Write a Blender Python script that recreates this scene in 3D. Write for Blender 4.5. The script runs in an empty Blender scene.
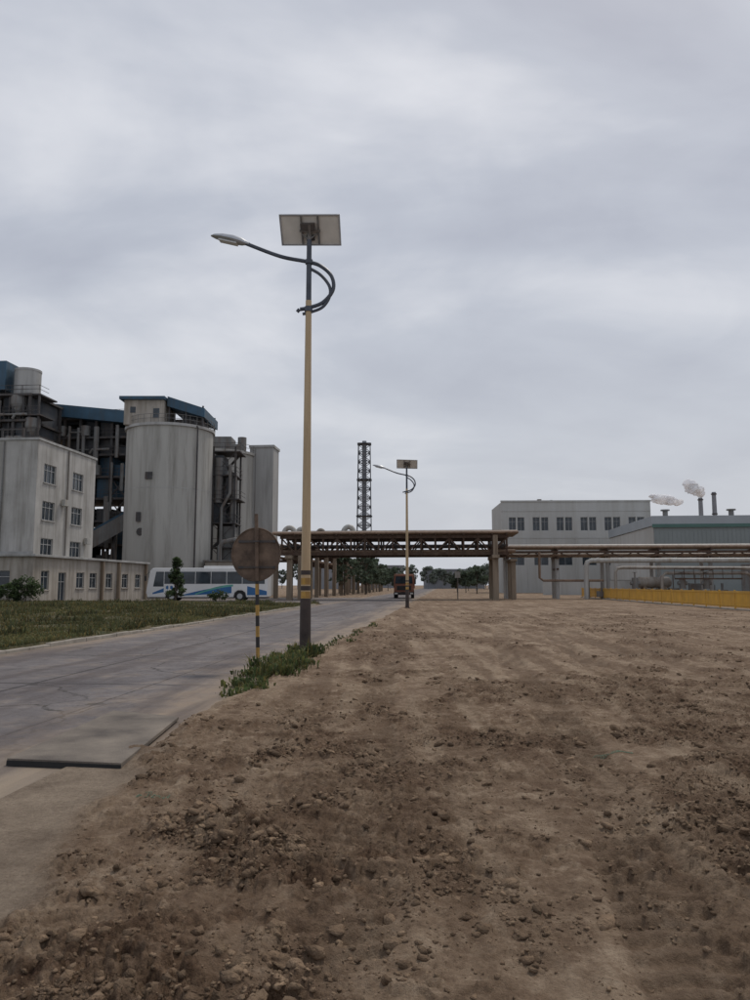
import bpy, math, random, bmesh
import numpy as np
from mathutils import Matrix, Vector
random.seed(7); rng=np.random.default_rng(7)
scene=bpy.context.scene
scene.view_settings.view_transform='Standard'; scene.view_settings.look='None'; scene.view_settings.exposure=0
TH=math.radians(5.18); ST,CT=math.sin(TH),math.cos(TH)
def lat_of(x,y): return x*CT-y*ST
def s_of(x,y): return x*ST+y*CT
def xy(lat,s): return (lat*CT+s*ST, -lat*ST+s*CT)

# ---------------- materials ----------------
def N(nt,t,**k):
    n=nt.nodes.new(t)
    for a,b in k.items(): setattr(n,a,b)
    return n
def pm(name,c,var=.2,scale=1.0,rough=.85,metal=0.,bump=.0,bscale=30,streak=False,c2=None,attr=None,stain=None,trans=0.):
    m=bpy.data.materials.new(name); m.use_nodes=True; nt=m.node_tree; L=nt.links
    b=nt.nodes['Principled BSDF']; b.inputs['Roughness'].default_value=rough; b.inputs['Metallic'].default_value=metal
    tc=N(nt,'ShaderNodeTexCoord'); mp=N(nt,'ShaderNodeMapping')
    L.new(tc.outputs['Object'],mp.inputs[0]); mp.inputs['Scale'].default_value=(scale,scale,scale*(.12 if streak else 1))
    no=N(nt,'ShaderNodeTexNoise'); no.inputs['Detail'].default_value=5; no.inputs['Roughness'].default_value=.6; no.inputs['Scale'].default_value=1
    L.new(mp.outputs[0],no.inputs['Vector'])
    cr=N(nt,'ShaderNodeValToRGB'); e=cr.color_ramp.elements
    e[0].position=.3; e[1].position=.7
    lo=[v*(1-var) for v in c]; hi=[min(1,v*(1+var)) for v in c] if c2 is None else c2
    e[0].color=(*lo,1); e[1].color=(*hi,1)
    L.new(no.outputs['Fac'],cr.inputs[0]); col=cr.outputs[0]
    if stain is not None:
        n2=N(nt,'ShaderNodeTexNoise'); n2.inputs['Scale'].default_value=1; n2.inputs['Detail'].default_value=7; n2.inputs['Roughness'].default_value=.7
        mp2=N(nt,'ShaderNodeMapping'); mp2.inputs['Scale'].default_value=(scale*2.6,scale*2.6,scale*.22); mp2.inputs['Location'].default_value=(5,3,1)
        L.new(tc.outputs['Object'],mp2.inputs[0]); L.new(mp2.outputs[0],n2.inputs['Vector'])
        r2=N(nt,'ShaderNodeMapRange'); r2.inputs[1].default_value=.45; r2.inputs[2].default_value=.66; r2.inputs[4].default_value=.9
        L.new(n2.outputs['Fac'],r2.inputs[0])
        mx=N(nt,'ShaderNodeMix',data_type='RGBA'); L.new(r2.outputs[0],mx.inputs[0]); L.new(col,mx.inputs[6]); mx.inputs[7].default_value=(*stain,1); col=mx.outputs[2]
    if attr:
        at=N(nt,'ShaderNodeAttribute',attribute_name=attr)
        mx=N(nt,'ShaderNodeMix',data_type='RGBA',blend_type='MULTIPLY'); mx.inputs[0].default_value=1
        L.new(col,mx.inputs[6]); L.new(at.outputs['Color'],mx.inputs[7]); col=mx.outputs[2]
    L.new(col,b.inputs['Base Color'])
    if bump>0:
        nb=N(nt,'ShaderNodeTexNoise'); nb.inputs['Scale'].default_value=bscale; nb.inputs['Detail'].default_value=4
        L.new(tc.outputs['Object'],nb.inputs['Vector'])
        bp=N(nt,'ShaderNodeBump'); bp.inputs['Strength'].default_value=bump; bp.inputs['Distance'].default_value=.02
        L.new(nb.outputs['Fac'],bp.inputs['Height']); L.new(bp.outputs[0],b.inputs['Normal'])
    if trans>0:
        tr=N(nt,'ShaderNodeBsdfTranslucent'); L.new(col,tr.inputs[0]); ms=N(nt,'ShaderNodeMixShader'); ms.inputs[0].default_value=trans
        L.new(b.outputs[0],ms.inputs[1]); L.new(tr.outputs[0],ms.inputs[2]); L.new(ms.outputs[0],nt.nodes['Material Output'].inputs[0])
    return m

M={}
M['render']=pm('white_render',(.41,.395,.37),.18,.4,.9,stain=(.225,.21,.185))
M['annexe']=pm('annexe_render',(.38,.345,.30),.2,.5,.9,stain=(.21,.18,.145))
M['concrete']=pm('silo_concrete',(.38,.37,.34),.18,.28,.9,streak=True,stain=(.215,.205,.18))
M['slabconc']=pm('pale_concrete',(.38,.375,.36),.16,.3,.9,streak=True,stain=(.235,.23,.215))
M['column']=pm('column_concrete',(.25,.20,.15),.2,.8,.9,streak=True,stain=(.14,.105,.075))
M['glass']=pm('window_glass',(.035,.045,.055),.5,.9,.12)
M['frame']=pm('window_frame',(.38,.38,.37),.1,2,.6)
M['blue']=pm('blue_cladding',(.028,.075,.12),.25,.5,.6,stain=(.045,.06,.07))
M['dsteel']=pm('dark_steel',(.055,.053,.054),.4,.8,.7,stain=(.085,.06,.045))
M['dpanel']=pm('dark_panels',(.042,.048,.056),.5,.25,.7,stain=(.09,.082,.075))
M['gsteel']=pm('grey_steel',(.16,.16,.155),.2,.8,.6,stain=(.12,.085,.062))
M['rust']=pm('rusty_steel',(.085,.058,.043),.35,1.2,.85,stain=(.065,.036,.024))
M['pipe']=pm('pipe_lagging',(.29,.265,.23),.2,.8,.5,stain=(.18,.13,.095))
M['pipew']=pm('white_pipe',(.40,.395,.37),.14,.8,.5,stain=(.27,.23,.18))
M['pipetan']=pm('tan_pipe',(.23,.155,.105),.22,.9,.7,stain=(.14,.085,.055))
M['polec']=pm('pole_paint',(.50,.37,.215),.12,1.5,.5,streak=True,stain=(.38,.27,.15))
M['poled']=pm('pole_base_dark',(.05,.037,.032),.35,3,.7)
M['yellowp']=pm('yellow_paint',(.45,.27,.06),.25,4,.7,stain=(.2,.11,.05))
M['blackp']=pm('black_paint',(.022,.02,.02),.3,4,.6)
M['arm']=pm('arm_dark_paint',(.05,.058,.075),.3,3,.45)
M['alu']=pm('aluminium',(.45,.46,.47),.12,4,.35,.6)
M['backsheet']=pm('panel_backsheet',(.60,.56,.50),.1,3,.6)
M['cells']=pm('solar_cells',(.01,.015,.05),.2,8,.15)
M['signback']=pm('rusty_sign_back',(.10,.065,.045),.4,4,.8,bump=.3,c2=(.19,.13,.09))
M['signred']=pm('sign_face',(.4,.03,.03),.2,4,.5)
M['fence']=pm('fence_yellow',(.60,.35,.05),.15,1.2,.6,stain=(.47,.27,.07))
M['kerb']=pm('kerb_concrete',(.31,.28,.24),.25,2.5,.9,bump=.4)
M['wbld']=pm('workshop_white',(.46,.46,.44),.08,.15,.9,stain=(.38,.37,.34))
M['shedw']=pm('shed_cladding',(.22,.25,.25),.1,.2,.6)
M['green']=pm('green_stripe',(.07,.15,.13),.15,.4,.6)
M['shedr']=pm('shed_roof',(.33,.36,.38),.1,.2,.6)
M['plate']=pm('dusty_plate',(.13,.112,.10),.25,1.6,.9,bump=.5,c2=(.25,.215,.175),bscale=60)
M['busw']=pm('bus_white',(.68,.68,.67),.05,1,.3)
M['busb']=pm('bus_blue',(.02,.12,.30),.1,1,.3)
M['busg']=pm('bus_green',(.10,.33,.27),.1,1,.3)
M['tyre']=pm('tyre_rubber',(.02,.02,.02),.3,5,.9)
M['orange']=pm('truck_orange',(.25,.085,.045),.2,2,.6,stain=(.17,.10,.07))
M['lampg']=pm('lamp_lens',(.6,.6,.58),.1,3,.2)
M['bark']=pm('bark',(.10,.08,.06),.3,5,.95)
M['stack']=pm('hazed_grey',(.24,.25,.27),.15,.2,.8)  # pale grey with distance haze put into the base colour
M['haze']=pm('hazed_steel',(.085,.09,.10),.2,.3,.8)  # steel lightened so the colour itself carries the distance haze
M['net']=pm('green_netting',(.13,.21,.14),.3,8,.8)
for nm in('plate','kerb','column','rust'): 
    M[nm].node_tree.nodes['Principled BSDF'].inputs['Specular IOR Level'].default_value=.2

# ---------------- mesh builder ----------------
class MB:
    def __init__(s): s.v=[]; s.f=[]
    def add(s,vs,fs):
        o=len(s.v); s.v+=vs; s.f+=[tuple(i+o for i in f) for f in fs]
    def box(s,c,d,M=None):
        x,y,z=c; a,b,h=d[0]/2,d[1]/2,d[2]/2
        vs=[(x+i*a,y+j*b,z+k*h) for k in(-1,1) for j in(-1,1) for i in(-1,1)]
        if M is not None: vs=[tuple(M@Vector(v)) for v in vs]
        s.add(vs,[(0,2,3,1),(4,5,7,6),(0,1,5,4),(2,6,7,3),(0,4,6,2),(1,3,7,5)])
    def bx(s,x0,x1,y0,y1,z0,z1): s.box(((x0+x1)/2,(y0+y1)/2,(z0+z1)/2),(x1-x0,y1-y0,z1-z0))
    def cyl(s,p0,p1,r0,r1=None,n=12,caps=True):
        s.tube([p0,p1],[r0,r0 if r1 is None else r1],n,caps)
    def tube(s,path,r,n=10,caps=True):
        P=[Vector(p) for p in path]; R=r if isinstance(r,(list,tuple)) else [r]*len(P)
        vs=[];fs=[];up=None
        for i,p in enumerate(P):
            t=(P[min(i+1,len(P)-1)]-P[max(i-1,0)]).normalized()
            if up is None:
                up=Vector((0,0,1)) if abs(t.z)<.9 else Vector((1,0,0))
            a=t.cross(up).normalized(); b=a.cross(t).normalized(); up=b
            for k in range(n):
                q=2*math.pi*k/n; vs.append(tuple(p+a*math.cos(q)*R[i]+b*math.sin(q)*R[i]))
        for i in range(len(P)-1):
            for k in range(n):
                k2=(k+1)%n; fs.append((i*n+k,i*n+k2,(i+1)*n+k2,(i+1)*n+k))
        if caps: fs.append(tuple(range(n-1,-1,-1))); fs.append(tuple((len(P)-1)*n+k for k in range(n)))
        s.add(vs,fs)
    def beam(s,p0,p1,w):
        p0=Vector(p0);p1=Vector(p1);t=(p1-p0).normalized(); up=Vector((0,0,1)) if abs(t.z)<.95 else Vector((0,1,0))
        a=t.cross(up).normalized()*w/2; b=a.cross(t).normalized()*w/2
        vs=[tuple(p+i*a+j*b) for p in(p0,p1) for i,j in((-1,-1),(1,-1),(1,1),(-1,1))]
        s.add(vs,[(3,2,1,0),(4,5,6,7),(0,1,5,4),(1,2,6,5),(2,3,7,6),(3,0,4,7)])
    def prism(s,poly,y0,y1):
        n=len(poly); vs=[(x,y0,z) for x,z in poly]+[(x,y1,z) for x,z in poly]
        s.add(vs,[tuple(range(n)),tuple(range(2*n-1,n-1,-1))]+[(i,i+n,(i+1)%n+n,(i+1)%n) for i in range(n)])
    def quad(s,*p): s.add([tuple(q) for q in p],[tuple(range(len(p)))])
class Obj:
    def __init__(s,name,loc=(0,0,0),rz=0.):
        s.e=bpy.data.objects.new(name,None); s.e.location=loc; s.e.rotation_euler=(0,0,rz); s.e.empty_display_size=.3
        scene.collection.objects.link(s.e); s.p={}
    def part(s,name,mat,smooth=False,bevel=0):
        if name not in s.p: s.p[name]=(MB(),mat,smooth,bevel)
        return s.p[name][0]
    def done(s):
        for n,(b,mat,sm,bv) in s.p.items():
            if not b.v: continue
            o=mk(n,b.v,b.f,M[mat] if isinstance(mat,str) else mat,sm); o.parent=s.e
            if bv:
                md=o.modifiers.new('b','BEVEL'); md.width=bv; md.segments=2; md.limit_method='ANGLE'
        return s.e
def mk(name,v,f,mat,sm=False):
    me=bpy.data.meshes.new(name); me.from_pydata(v,[],f); me.materials.append(mat)
    if sm: me.shade_smooth(); me.set_sharp_from_angle(angle=math.radians(35))
    me.update()
    o=bpy.data.objects.new(name,me); scene.collection.objects.link(o); return o
def npmesh(name,V,F,mat,col=None,smooth=False):
    V=np.asarray(V,dtype=np.float32);F=np.asarray(F,dtype=np.int32)
    me=bpy.data.meshes.new(name); k=F.shape[1]
    me.vertices.add(len(V)); me.vertices.foreach_set('co',V.ravel())
    me.loops.add(F.size); me.loops.foreach_set('vertex_index',F.ravel())
    me.polygons.add(len(F)); me.polygons.foreach_set('loop_start',np.arange(0,F.size,k,dtype=np.int32))
    me.update(calc_edges=True)
    if col is not None:
        a=me.color_attributes.new('gm','FLOAT_COLOR','POINT'); c=np.ones((len(V),4),dtype=np.float32); c[:,:col.shape[1]]=col; a.data.foreach_set('color',c.ravel())
    me.polygons.foreach_set('use_smooth',np.full(len(F),smooth))
    me.materials.append(mat); me.validate(); me.update()
    o=bpy.data.objects.new(name,me); scene.collection.objects.link(o); return o

# ---------------- noise ----------------
def hsh(ix,iy,seed):
    n=(ix*374761393+iy*668265263+seed*974711)&0xffffffff
    n=((n^(n>>13))*1274126177)&0xffffffff; n^=n>>16
    return n/4294967296.0
def vn(x,y,seed=0):
    ix=np.floor(x).astype(np.int64); iy=np.floor(y).astype(np.int64); fx=x-ix; fy=y-iy
    fx=fx*fx*fx*(fx*(fx*6-15)+10); fy=fy*fy*fy*(fy*(fy*6-15)+10)
    a=hsh(ix,iy,seed);b=hsh(ix+1,iy,seed);c=hsh(ix,iy+1,seed);d=hsh(ix+1,iy+1,seed)
    return (a*(1-fx)+b*fx)*(1-fy)+(c*(1-fx)+d*fx)*fy
def fbm(x,y,f,o=4,seed=0,g=.5):
    t=0;a=1;w=0
    for i in range(o):
        c,s_=math.cos(.6*i),math.sin(.6*i)
        t=t+a*vn((x*c-y*s_)*f+17.3*i,(x*s_+y*c)*f+9.1*i,seed+i); w+=a; a*=g; f*=2.03
    return t/w
def ss(a,b,x): t=np.clip((x-a)/(b-a),0,1); return t*t*(3-2*t)

def rough_mask(x,y):
    n=fbm(x,y,.55,4,11)
    m=ss(.50,.64,n+.03*np.sin(x*2.1))*.6
    band=np.exp(-((x-(-.75+.02*y))/(.95+.03*y))**2)*ss(12,5,y)
    band2=np.exp(-((x-(2.6))/.5)**2)*ss(7,4,y)*.6
    m=np.maximum(m,band*(.30+ss(.35,.55,fbm(x,y,1.6,3,5))*.75))
    m=np.maximum(m,band2*ss(.4,.6,fbm(x,y,1.8,3,9)))
    m=m*(1-.85*np.exp(-((x-1.15)/.6)**2)*ss(8,5,y))
    return np.clip(m,0,1)
def edge(x,y):
    s=s_of(x,y)
    return -3.12+.26*(vn(s*.8,s*0+3,4)-.5)+.18*(vn(s*3.1,s*0,8)-.5)
def shoulder(x,y):
    lat=lat_of(x,y); s=s_of(x,y)
    inner=-2.68+.5*ss(6.5,3.5,s)+.35*(vn(s*2.1,s*0,33)-.5)
    return ss(7.6,6.6,s)*ss(inner+.22,inner-.08,lat)
def tracks(x,y):
    dm=np.full_like(x,9.); lat=lat_of(x,y)
    for c,k,ph in((.75,.045,0.),(2.35,.045,0.),(-.5,-.035,1.),(4.6,-.02,.3),(6.1,-.02,.3),(3.2,.10,2.)):
        dm=np.minimum(dm,np.abs(lat-(c+k*y+.15*np.sin(y*.25+ph))))
    br=.25+.75*ss(.34,.48,fbm(x,y,.7,2,55))
    return ss(.27,.20,dm)*br, np.exp(-((dm-.35)/.06)**2)*br
def gh(x,y,full=False):
    lat=lat_of(x,y); s=s_of(x,y)
    r=rough_mask(x,y); sh=shoulder(x,y); tr,berm=tracks(x,y); tr=tr*(1-r*.6); berm=berm*(1-r*.6)
    near=ss(60,22,y)
    big=(fbm(x,y,.35,3,21)-.5)*.12*ss(90,40,y)
    lump=np.abs(fbm(x,y,5.5,4,31,.6)-.5)*2
    clod=ss(.40,.66,fbm(x,y,10.,4,37,.65))
    cl2=ss(.50,.64,fbm(x,y,20.,3,38,.6))
    h=.05+big+r*(.07*(fbm(x,y,3.2,3,71)-.35)+.03*lump+.055*clod+.026*cl2)*near
    h=h+(.018*fbm(x,y,7,4,41,.6)+.026*ss(.55,.68,fbm(x,y,12,3,77))*ss(.42,.56,fbm(x,y,1.1,3,78)))*near
    rib=np.sin(2*np.pi*(s+.35*np.abs(lat-1.))/.17+2*fbm(x,y,2,2,7))
    h=h-tr*.036*near+berm*.022*near*(.4+1.2*fbm(x,y,5,2,88))+tr*.018*np.clip(rib*1.8,-1,1)*ss(22,12,y)
    h=h*(1-sh)+sh*(.014+.012*fbm(x,y,3,4,43))
    ed=np.where(s<7.2,-3.3,edge(x,y))
    w=ss(ed-.10,ed+.35,lat)
    w=np.maximum(w,sh*ss(-3.42,-3.3,lat))
    h=h*w+(-.10)*(1-w)
    gr=ss(-10.30,-10.36,lat)
    grass=gr*ss(64,61,s)
    hg=.10+.10*(fbm(x,y,.3,3,91)-.3)+.12*ss(0,14,-10.3-lat)
    h=h*(1-gr)+gr*(grass*hg+(1-grass)*(-.06))
    if full: return h,r,grass,sh,tr*(.65+.35*rib),w
    return h

# ---------------- ground sheet ----------------
us=np.concatenate([-np.geomspace(5,.66,28)[:-1],np.linspace(-.66,.66,680),np.geomspace(.66,5,28)[1:]])
ys=[-12.]
while ys[-1]<1.8: ys.append(ys[-1]+.35)
ys[-1]=1.8
while ys[-1]<14: ys.append(ys[-1]+.0030*(ys[-1]+1.5))
while ys[-1]<110: ys.append(ys[-1]+.0085*(ys[-1]+1.5))
while ys[-1]<3500: ys.append(ys[-1]*1.07)
ys=np.array(ys)
YY,UU=np.meshgrid(ys,us,indexing='ij'); XX=UU*(np.maximum(YY,1.8)+1.0)
x=XX.ravel();y=YY.ravel()
H,r,g,sh,tr,w=gh(x,y,True)
nr,nc=YY.shape
idx=np.arange(nr*nc).reshape(nr,nc)
F=np.stack([idx[:-1,:-1],idx[:-1,1:],idx[1:,1:],idx[1:,:-1]],-1).reshape(-1,4)
gm=bpy.data.materials.new('bare_soil'); gm.use_nodes=True; nt=gm.node_tree; L=nt.links; b=nt.nodes['Principled BSDF']; b.inputs['Roughness'].default_value=.95
b.inputs['Specular IOR Level'].default_value=.15
tc=N(nt,'ShaderNodeTexCoord'); at=N(nt,'ShaderNodeAttribute',attribute_name='gm'); sp=N(nt,'ShaderNodeSeparateColor'); L.new(at.outputs['Color'],sp.inputs[0])
def noise(sc,det=6,ro=.6):
    n=N(nt,'ShaderNodeTexNoise'); n.inputs['Scale'].default_value=sc; n.inputs['Detail'].default_value=det; n.inputs['Roughness'].default_value=ro; L.new(tc.outputs['Object'],n.inputs['Vector']); return n.outputs['Fac']
def ramp(f,p0,c0,p1,c1):
    r_=N(nt,'ShaderNodeValToRGB'); e=r_.color_ramp.elements; e[0].position=p0;e[1].position=p1;e[0].color=(*c0,1);e[1].color=(*c1,1); L.new(f,r_.inputs[0]); return r_.outputs[0]
def mix(f,a,b_,bt='MIX'):
    m=N(nt,'ShaderNodeMix',data_type='RGBA',blend_type=bt)
    for i,v in((0,f),(6,a),(7,b_)):
        if isinstance(v,(int,float)): m.inputs[i].default_value=v
        elif isinstance(v,tuple): m.inputs[i].default_value=(*v,1)
        else: L.new(v,m.inputs[i])
    return m.outputs[2]
def mrange(f,a,b_,c=0,d=1):
    m=N(nt,'ShaderNodeMapRange'); L.new(f,m.inputs[0])
    for i,v in zip((1,2,3,4),(a,b_,c,d)): m.inputs[i].default_value=v
    return m.outputs[0]
def mth(op,a,b_=None,c=None):
    n=N(nt,'ShaderNodeMath',operation=op)
    for i,v in enumerate((a,b_,c)):
        if v is None: continue
        if isinstance(v,(int,float)): n.inputs[i].default_value=v
        else: L.new(v,n.inputs[i])
    return n.outputs[0]
nA=noise(1.1,7,.7); nB=noise(.16,4); nC=noise(5.5,6,.75)
dry=ramp(nA,.36,(.195,.131,.086),.64,(.36,.272,.188))
dry=mix(mrange(nB,.44,.58,0,.7),dry,(.215,.147,.096))
dry=mix(mrange(nC,.50,.66,0,.8),dry,(.45,.355,.255))
dry=mix(mrange(nC,.46,.34,0,.75),dry,(.145,.094,.06))
wet=ramp(nC,.36,(.080,.048,.030),.66,(.225,.150,.097))
ml=N(nt,'ShaderNodeMapping'); ml.inputs['Rotation'].default_value=(0,0,TH); ml.inputs['Scale'].default_value=(2.6,.16,1); L.new(tc.outputs['Object'],ml.inputs[0])
nl_=N(nt,'ShaderNodeTexNoise'); nl_.inputs['Scale'].default_value=1; nl_.inputs['Detail'].default_value=5; L.new(ml.outputs[0],nl_.inputs['Vector'])
col=mix(mrange(nl_.outputs['Fac'],.5,.62,0,.6),dry,(.155,.104,.068))
col=mix(mrange(nl_.outputs['Fac'],.47,.36,0,.5),col,(.40,.315,.225))
col=mix(mth('MULTIPLY',at.outputs['Alpha'],.7),col,(.145,.10,.067))
col=mix(sp.outputs[0],col,wet)
shc=ramp(nA,.38,(.19,.146,.108),.66,(.37,.30,.225))
col=mix(sp.outputs[2],col,shc)
grc=ramp(nA,.38,(.05,.058,.024),.62,(.17,.14,.085))
col=mix(sp.outputs[1],col,grc)
nD=noise(34,5,.75)
col=mix(mrange(nD,.38,.66,.0,.6),col,mix(1.0,col,(.55,.51,.48),'MULTIPLY'))
L.new(col,b.inputs['Base Color'])
vo=N(nt,'ShaderNodeTexVoronoi'); vo.inputs['Scale'].default_value=26; L.new(tc.outputs['Object'],vo.inputs['Vector'])
hgt=mth('ADD',nD,mth('MULTIPLY',mth('MULTIPLY',vo.outputs['Distance'],-.9),sp.outputs[0]))
bp=N(nt,'ShaderNodeBump'); bp.inputs['Strength'].default_value=1; bp.inputs['Distance'].default_value=.03; L.new(hgt,bp.inputs['Height']); L.new(bp.outputs[0],b.inputs['Normal'])
rr=np.clip(r*(.35+.85*ss(.35,.65,fbm(x,y,4,3,61)))+.25*ss(.5,.66,fbm(x,y,2.3,4,62)),0,1)*(1-sh)*ss(-3.4,-2.8,lat_of(x,y))*(.35+.65*ss(130,40,y))
npmesh('ground',np.stack([x,y,H],1),F,gm,np.stack([rr,g,sh,np.clip(tr,0,1)*ss(60,20,y)],1),smooth=True)

# ---------------- soil clods ----------------
cm=pm('clod_soil',(.165,.110,.072),.35,6,.95,bump=1,bscale=55,c2=(.29,.21,.14),attr='gm')
cm.node_tree.nodes['Principled BSDF'].inputs['Specular IOR Level'].default_value=.15
def ico(sub):
    bm=bmesh.new(); bmesh.ops.create_icosphere(bm,subdivisions=sub,radius=1)
    V=np.array([v.co[:] for v in bm.verts]);Fc=np.array([[v.index for v in f.verts] for f in bm.faces]); bm.free(); return V,Fc
def clods(n,sub,smin,smax,ymax,pw,seed,base=.02):
    rg=np.random.default_rng(seed); V0,F0=ico(sub)
    Y=2.3+(ymax-2.3)*rg.random(n*16)**pw; X=(rg.random(n*16)*1.3-.65)*(Y+1)
    m=rough_mask(X,Y); lat=lat_of(X,Y)
    keep=(rg.random(len(X))<(base+m**1.6))&(lat>edge(X,Y)+.12)&(shoulder(X,Y)<.3)
    keep&=rg.random(len(X))<(.12+ss(.44,.62,fbm(X,Y,2.4,3,66)))
    X=X[keep][:n];Y=Y[keep][:n];n=len(X)
    S=smin+(smax-smin)*rg.random(n)**4
    Z=gh(X,Y)+S*.02
    lump=1+(.36 if sub==1 else .26)*(rg.random((n,len(V0),1))-.5)*2
    if sub>1:
        for kk in range(3):
            a_=rg.normal(size=(n,3))*(1.8+kk); lump=lump+(.28/(1+.4*kk))*np.sin(np.einsum('vj,nj->nv',V0,a_)+rg.random(n)[:,None]*6.28)[...,None]
    Vv=np.repeat(V0[None],n,0)*lump
    sc=np.stack([.7+.7*rg.random(n),.7+.7*rg.random(n),.5+.35*rg.random(n)],1)
    Vv=Vv*sc[:,None,:]*S[:,None,None]
    a=rg.random(n)*6.28; ca,sa=np.cos(a),np.sin(a)
    xx=Vv[...,0]*ca[:,None]-Vv[...,1]*sa[:,None]; yy=Vv[...,0]*sa[:,None]+Vv[...,1]*ca[:,None]
    tl=(rg.random(n)-.5)[:,None]; zz=Vv[...,2]+tl*xx*.6
    P=np.stack([xx+X[:,None],yy+Y[:,None],zz+Z[:,None]],-1).reshape(-1,3)
    Fc=(F0[None]+(np.arange(n)*len(V0))[:,None,None]).reshape(-1,3)
    c=np.repeat((.6+.55*rg.random(n))[:,None],len(V0),1).reshape(-1,1)*np.array([[1,.98,.96]])
    return P,Fc,c
allP=[];allF=[];allC=[];off=0
for a in((26000,1,.004,.016,10,1.4,1,.06),(2300,2,.008,.032,13,1.3,2,.03),(50,3,.028,.055,11,1.2,3,.02),(5000,1,.015,.05,42,1.1,4,.03)):
    P,Fc,c=clods(*a); allP.append(P);allF.append(Fc+off);allC.append(c);off+=len(P)
npmesh('soil_clods',np.concatenate(allP),np.concatenate(allF),cm,np.concatenate(allC),smooth=True)
for (nx,ny,an,ln_,wd_) in((1.92,6.95,.1,.42,.04),(-1.75,5.7,-.25,.26,.05)):
    o=Obj('netting_scrap',(nx,ny,0)); p=o.part('threads','net'); rgn=random.Random(int(nx*10)); ca,sa=math.cos(an),math.sin(an)
    def pt_(u,v):
        X_=u*ca-v*sa; Y_=u*sa+v*ca; z_=float(gh(np.array([nx+X_]),np.array([ny+Y_]))[0])+.004; return (X_,Y_,z_)
    nu=int(ln_/.02)
    for j in range(int(wd_/.02)+1):
        for i in range(nu):
            if rgn.random()<.7: p.beam(pt_(i*.02,j*.02+.012*math.sin(i*.4)),pt_((i+1)*.02,j*.02+.012*math.sin((i+1)*.4)),.003)
    for i in range(nu+1):
        for j in range(int(wd_/.02)):
            if rgn.random()<.6: p.beam(pt_(i*.02,j*.02+.012*math.sin(i*.4)),pt_(i*.02,(j+1)*.02+.012*math.sin(i*.4)),.003)
    o.done()

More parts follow.
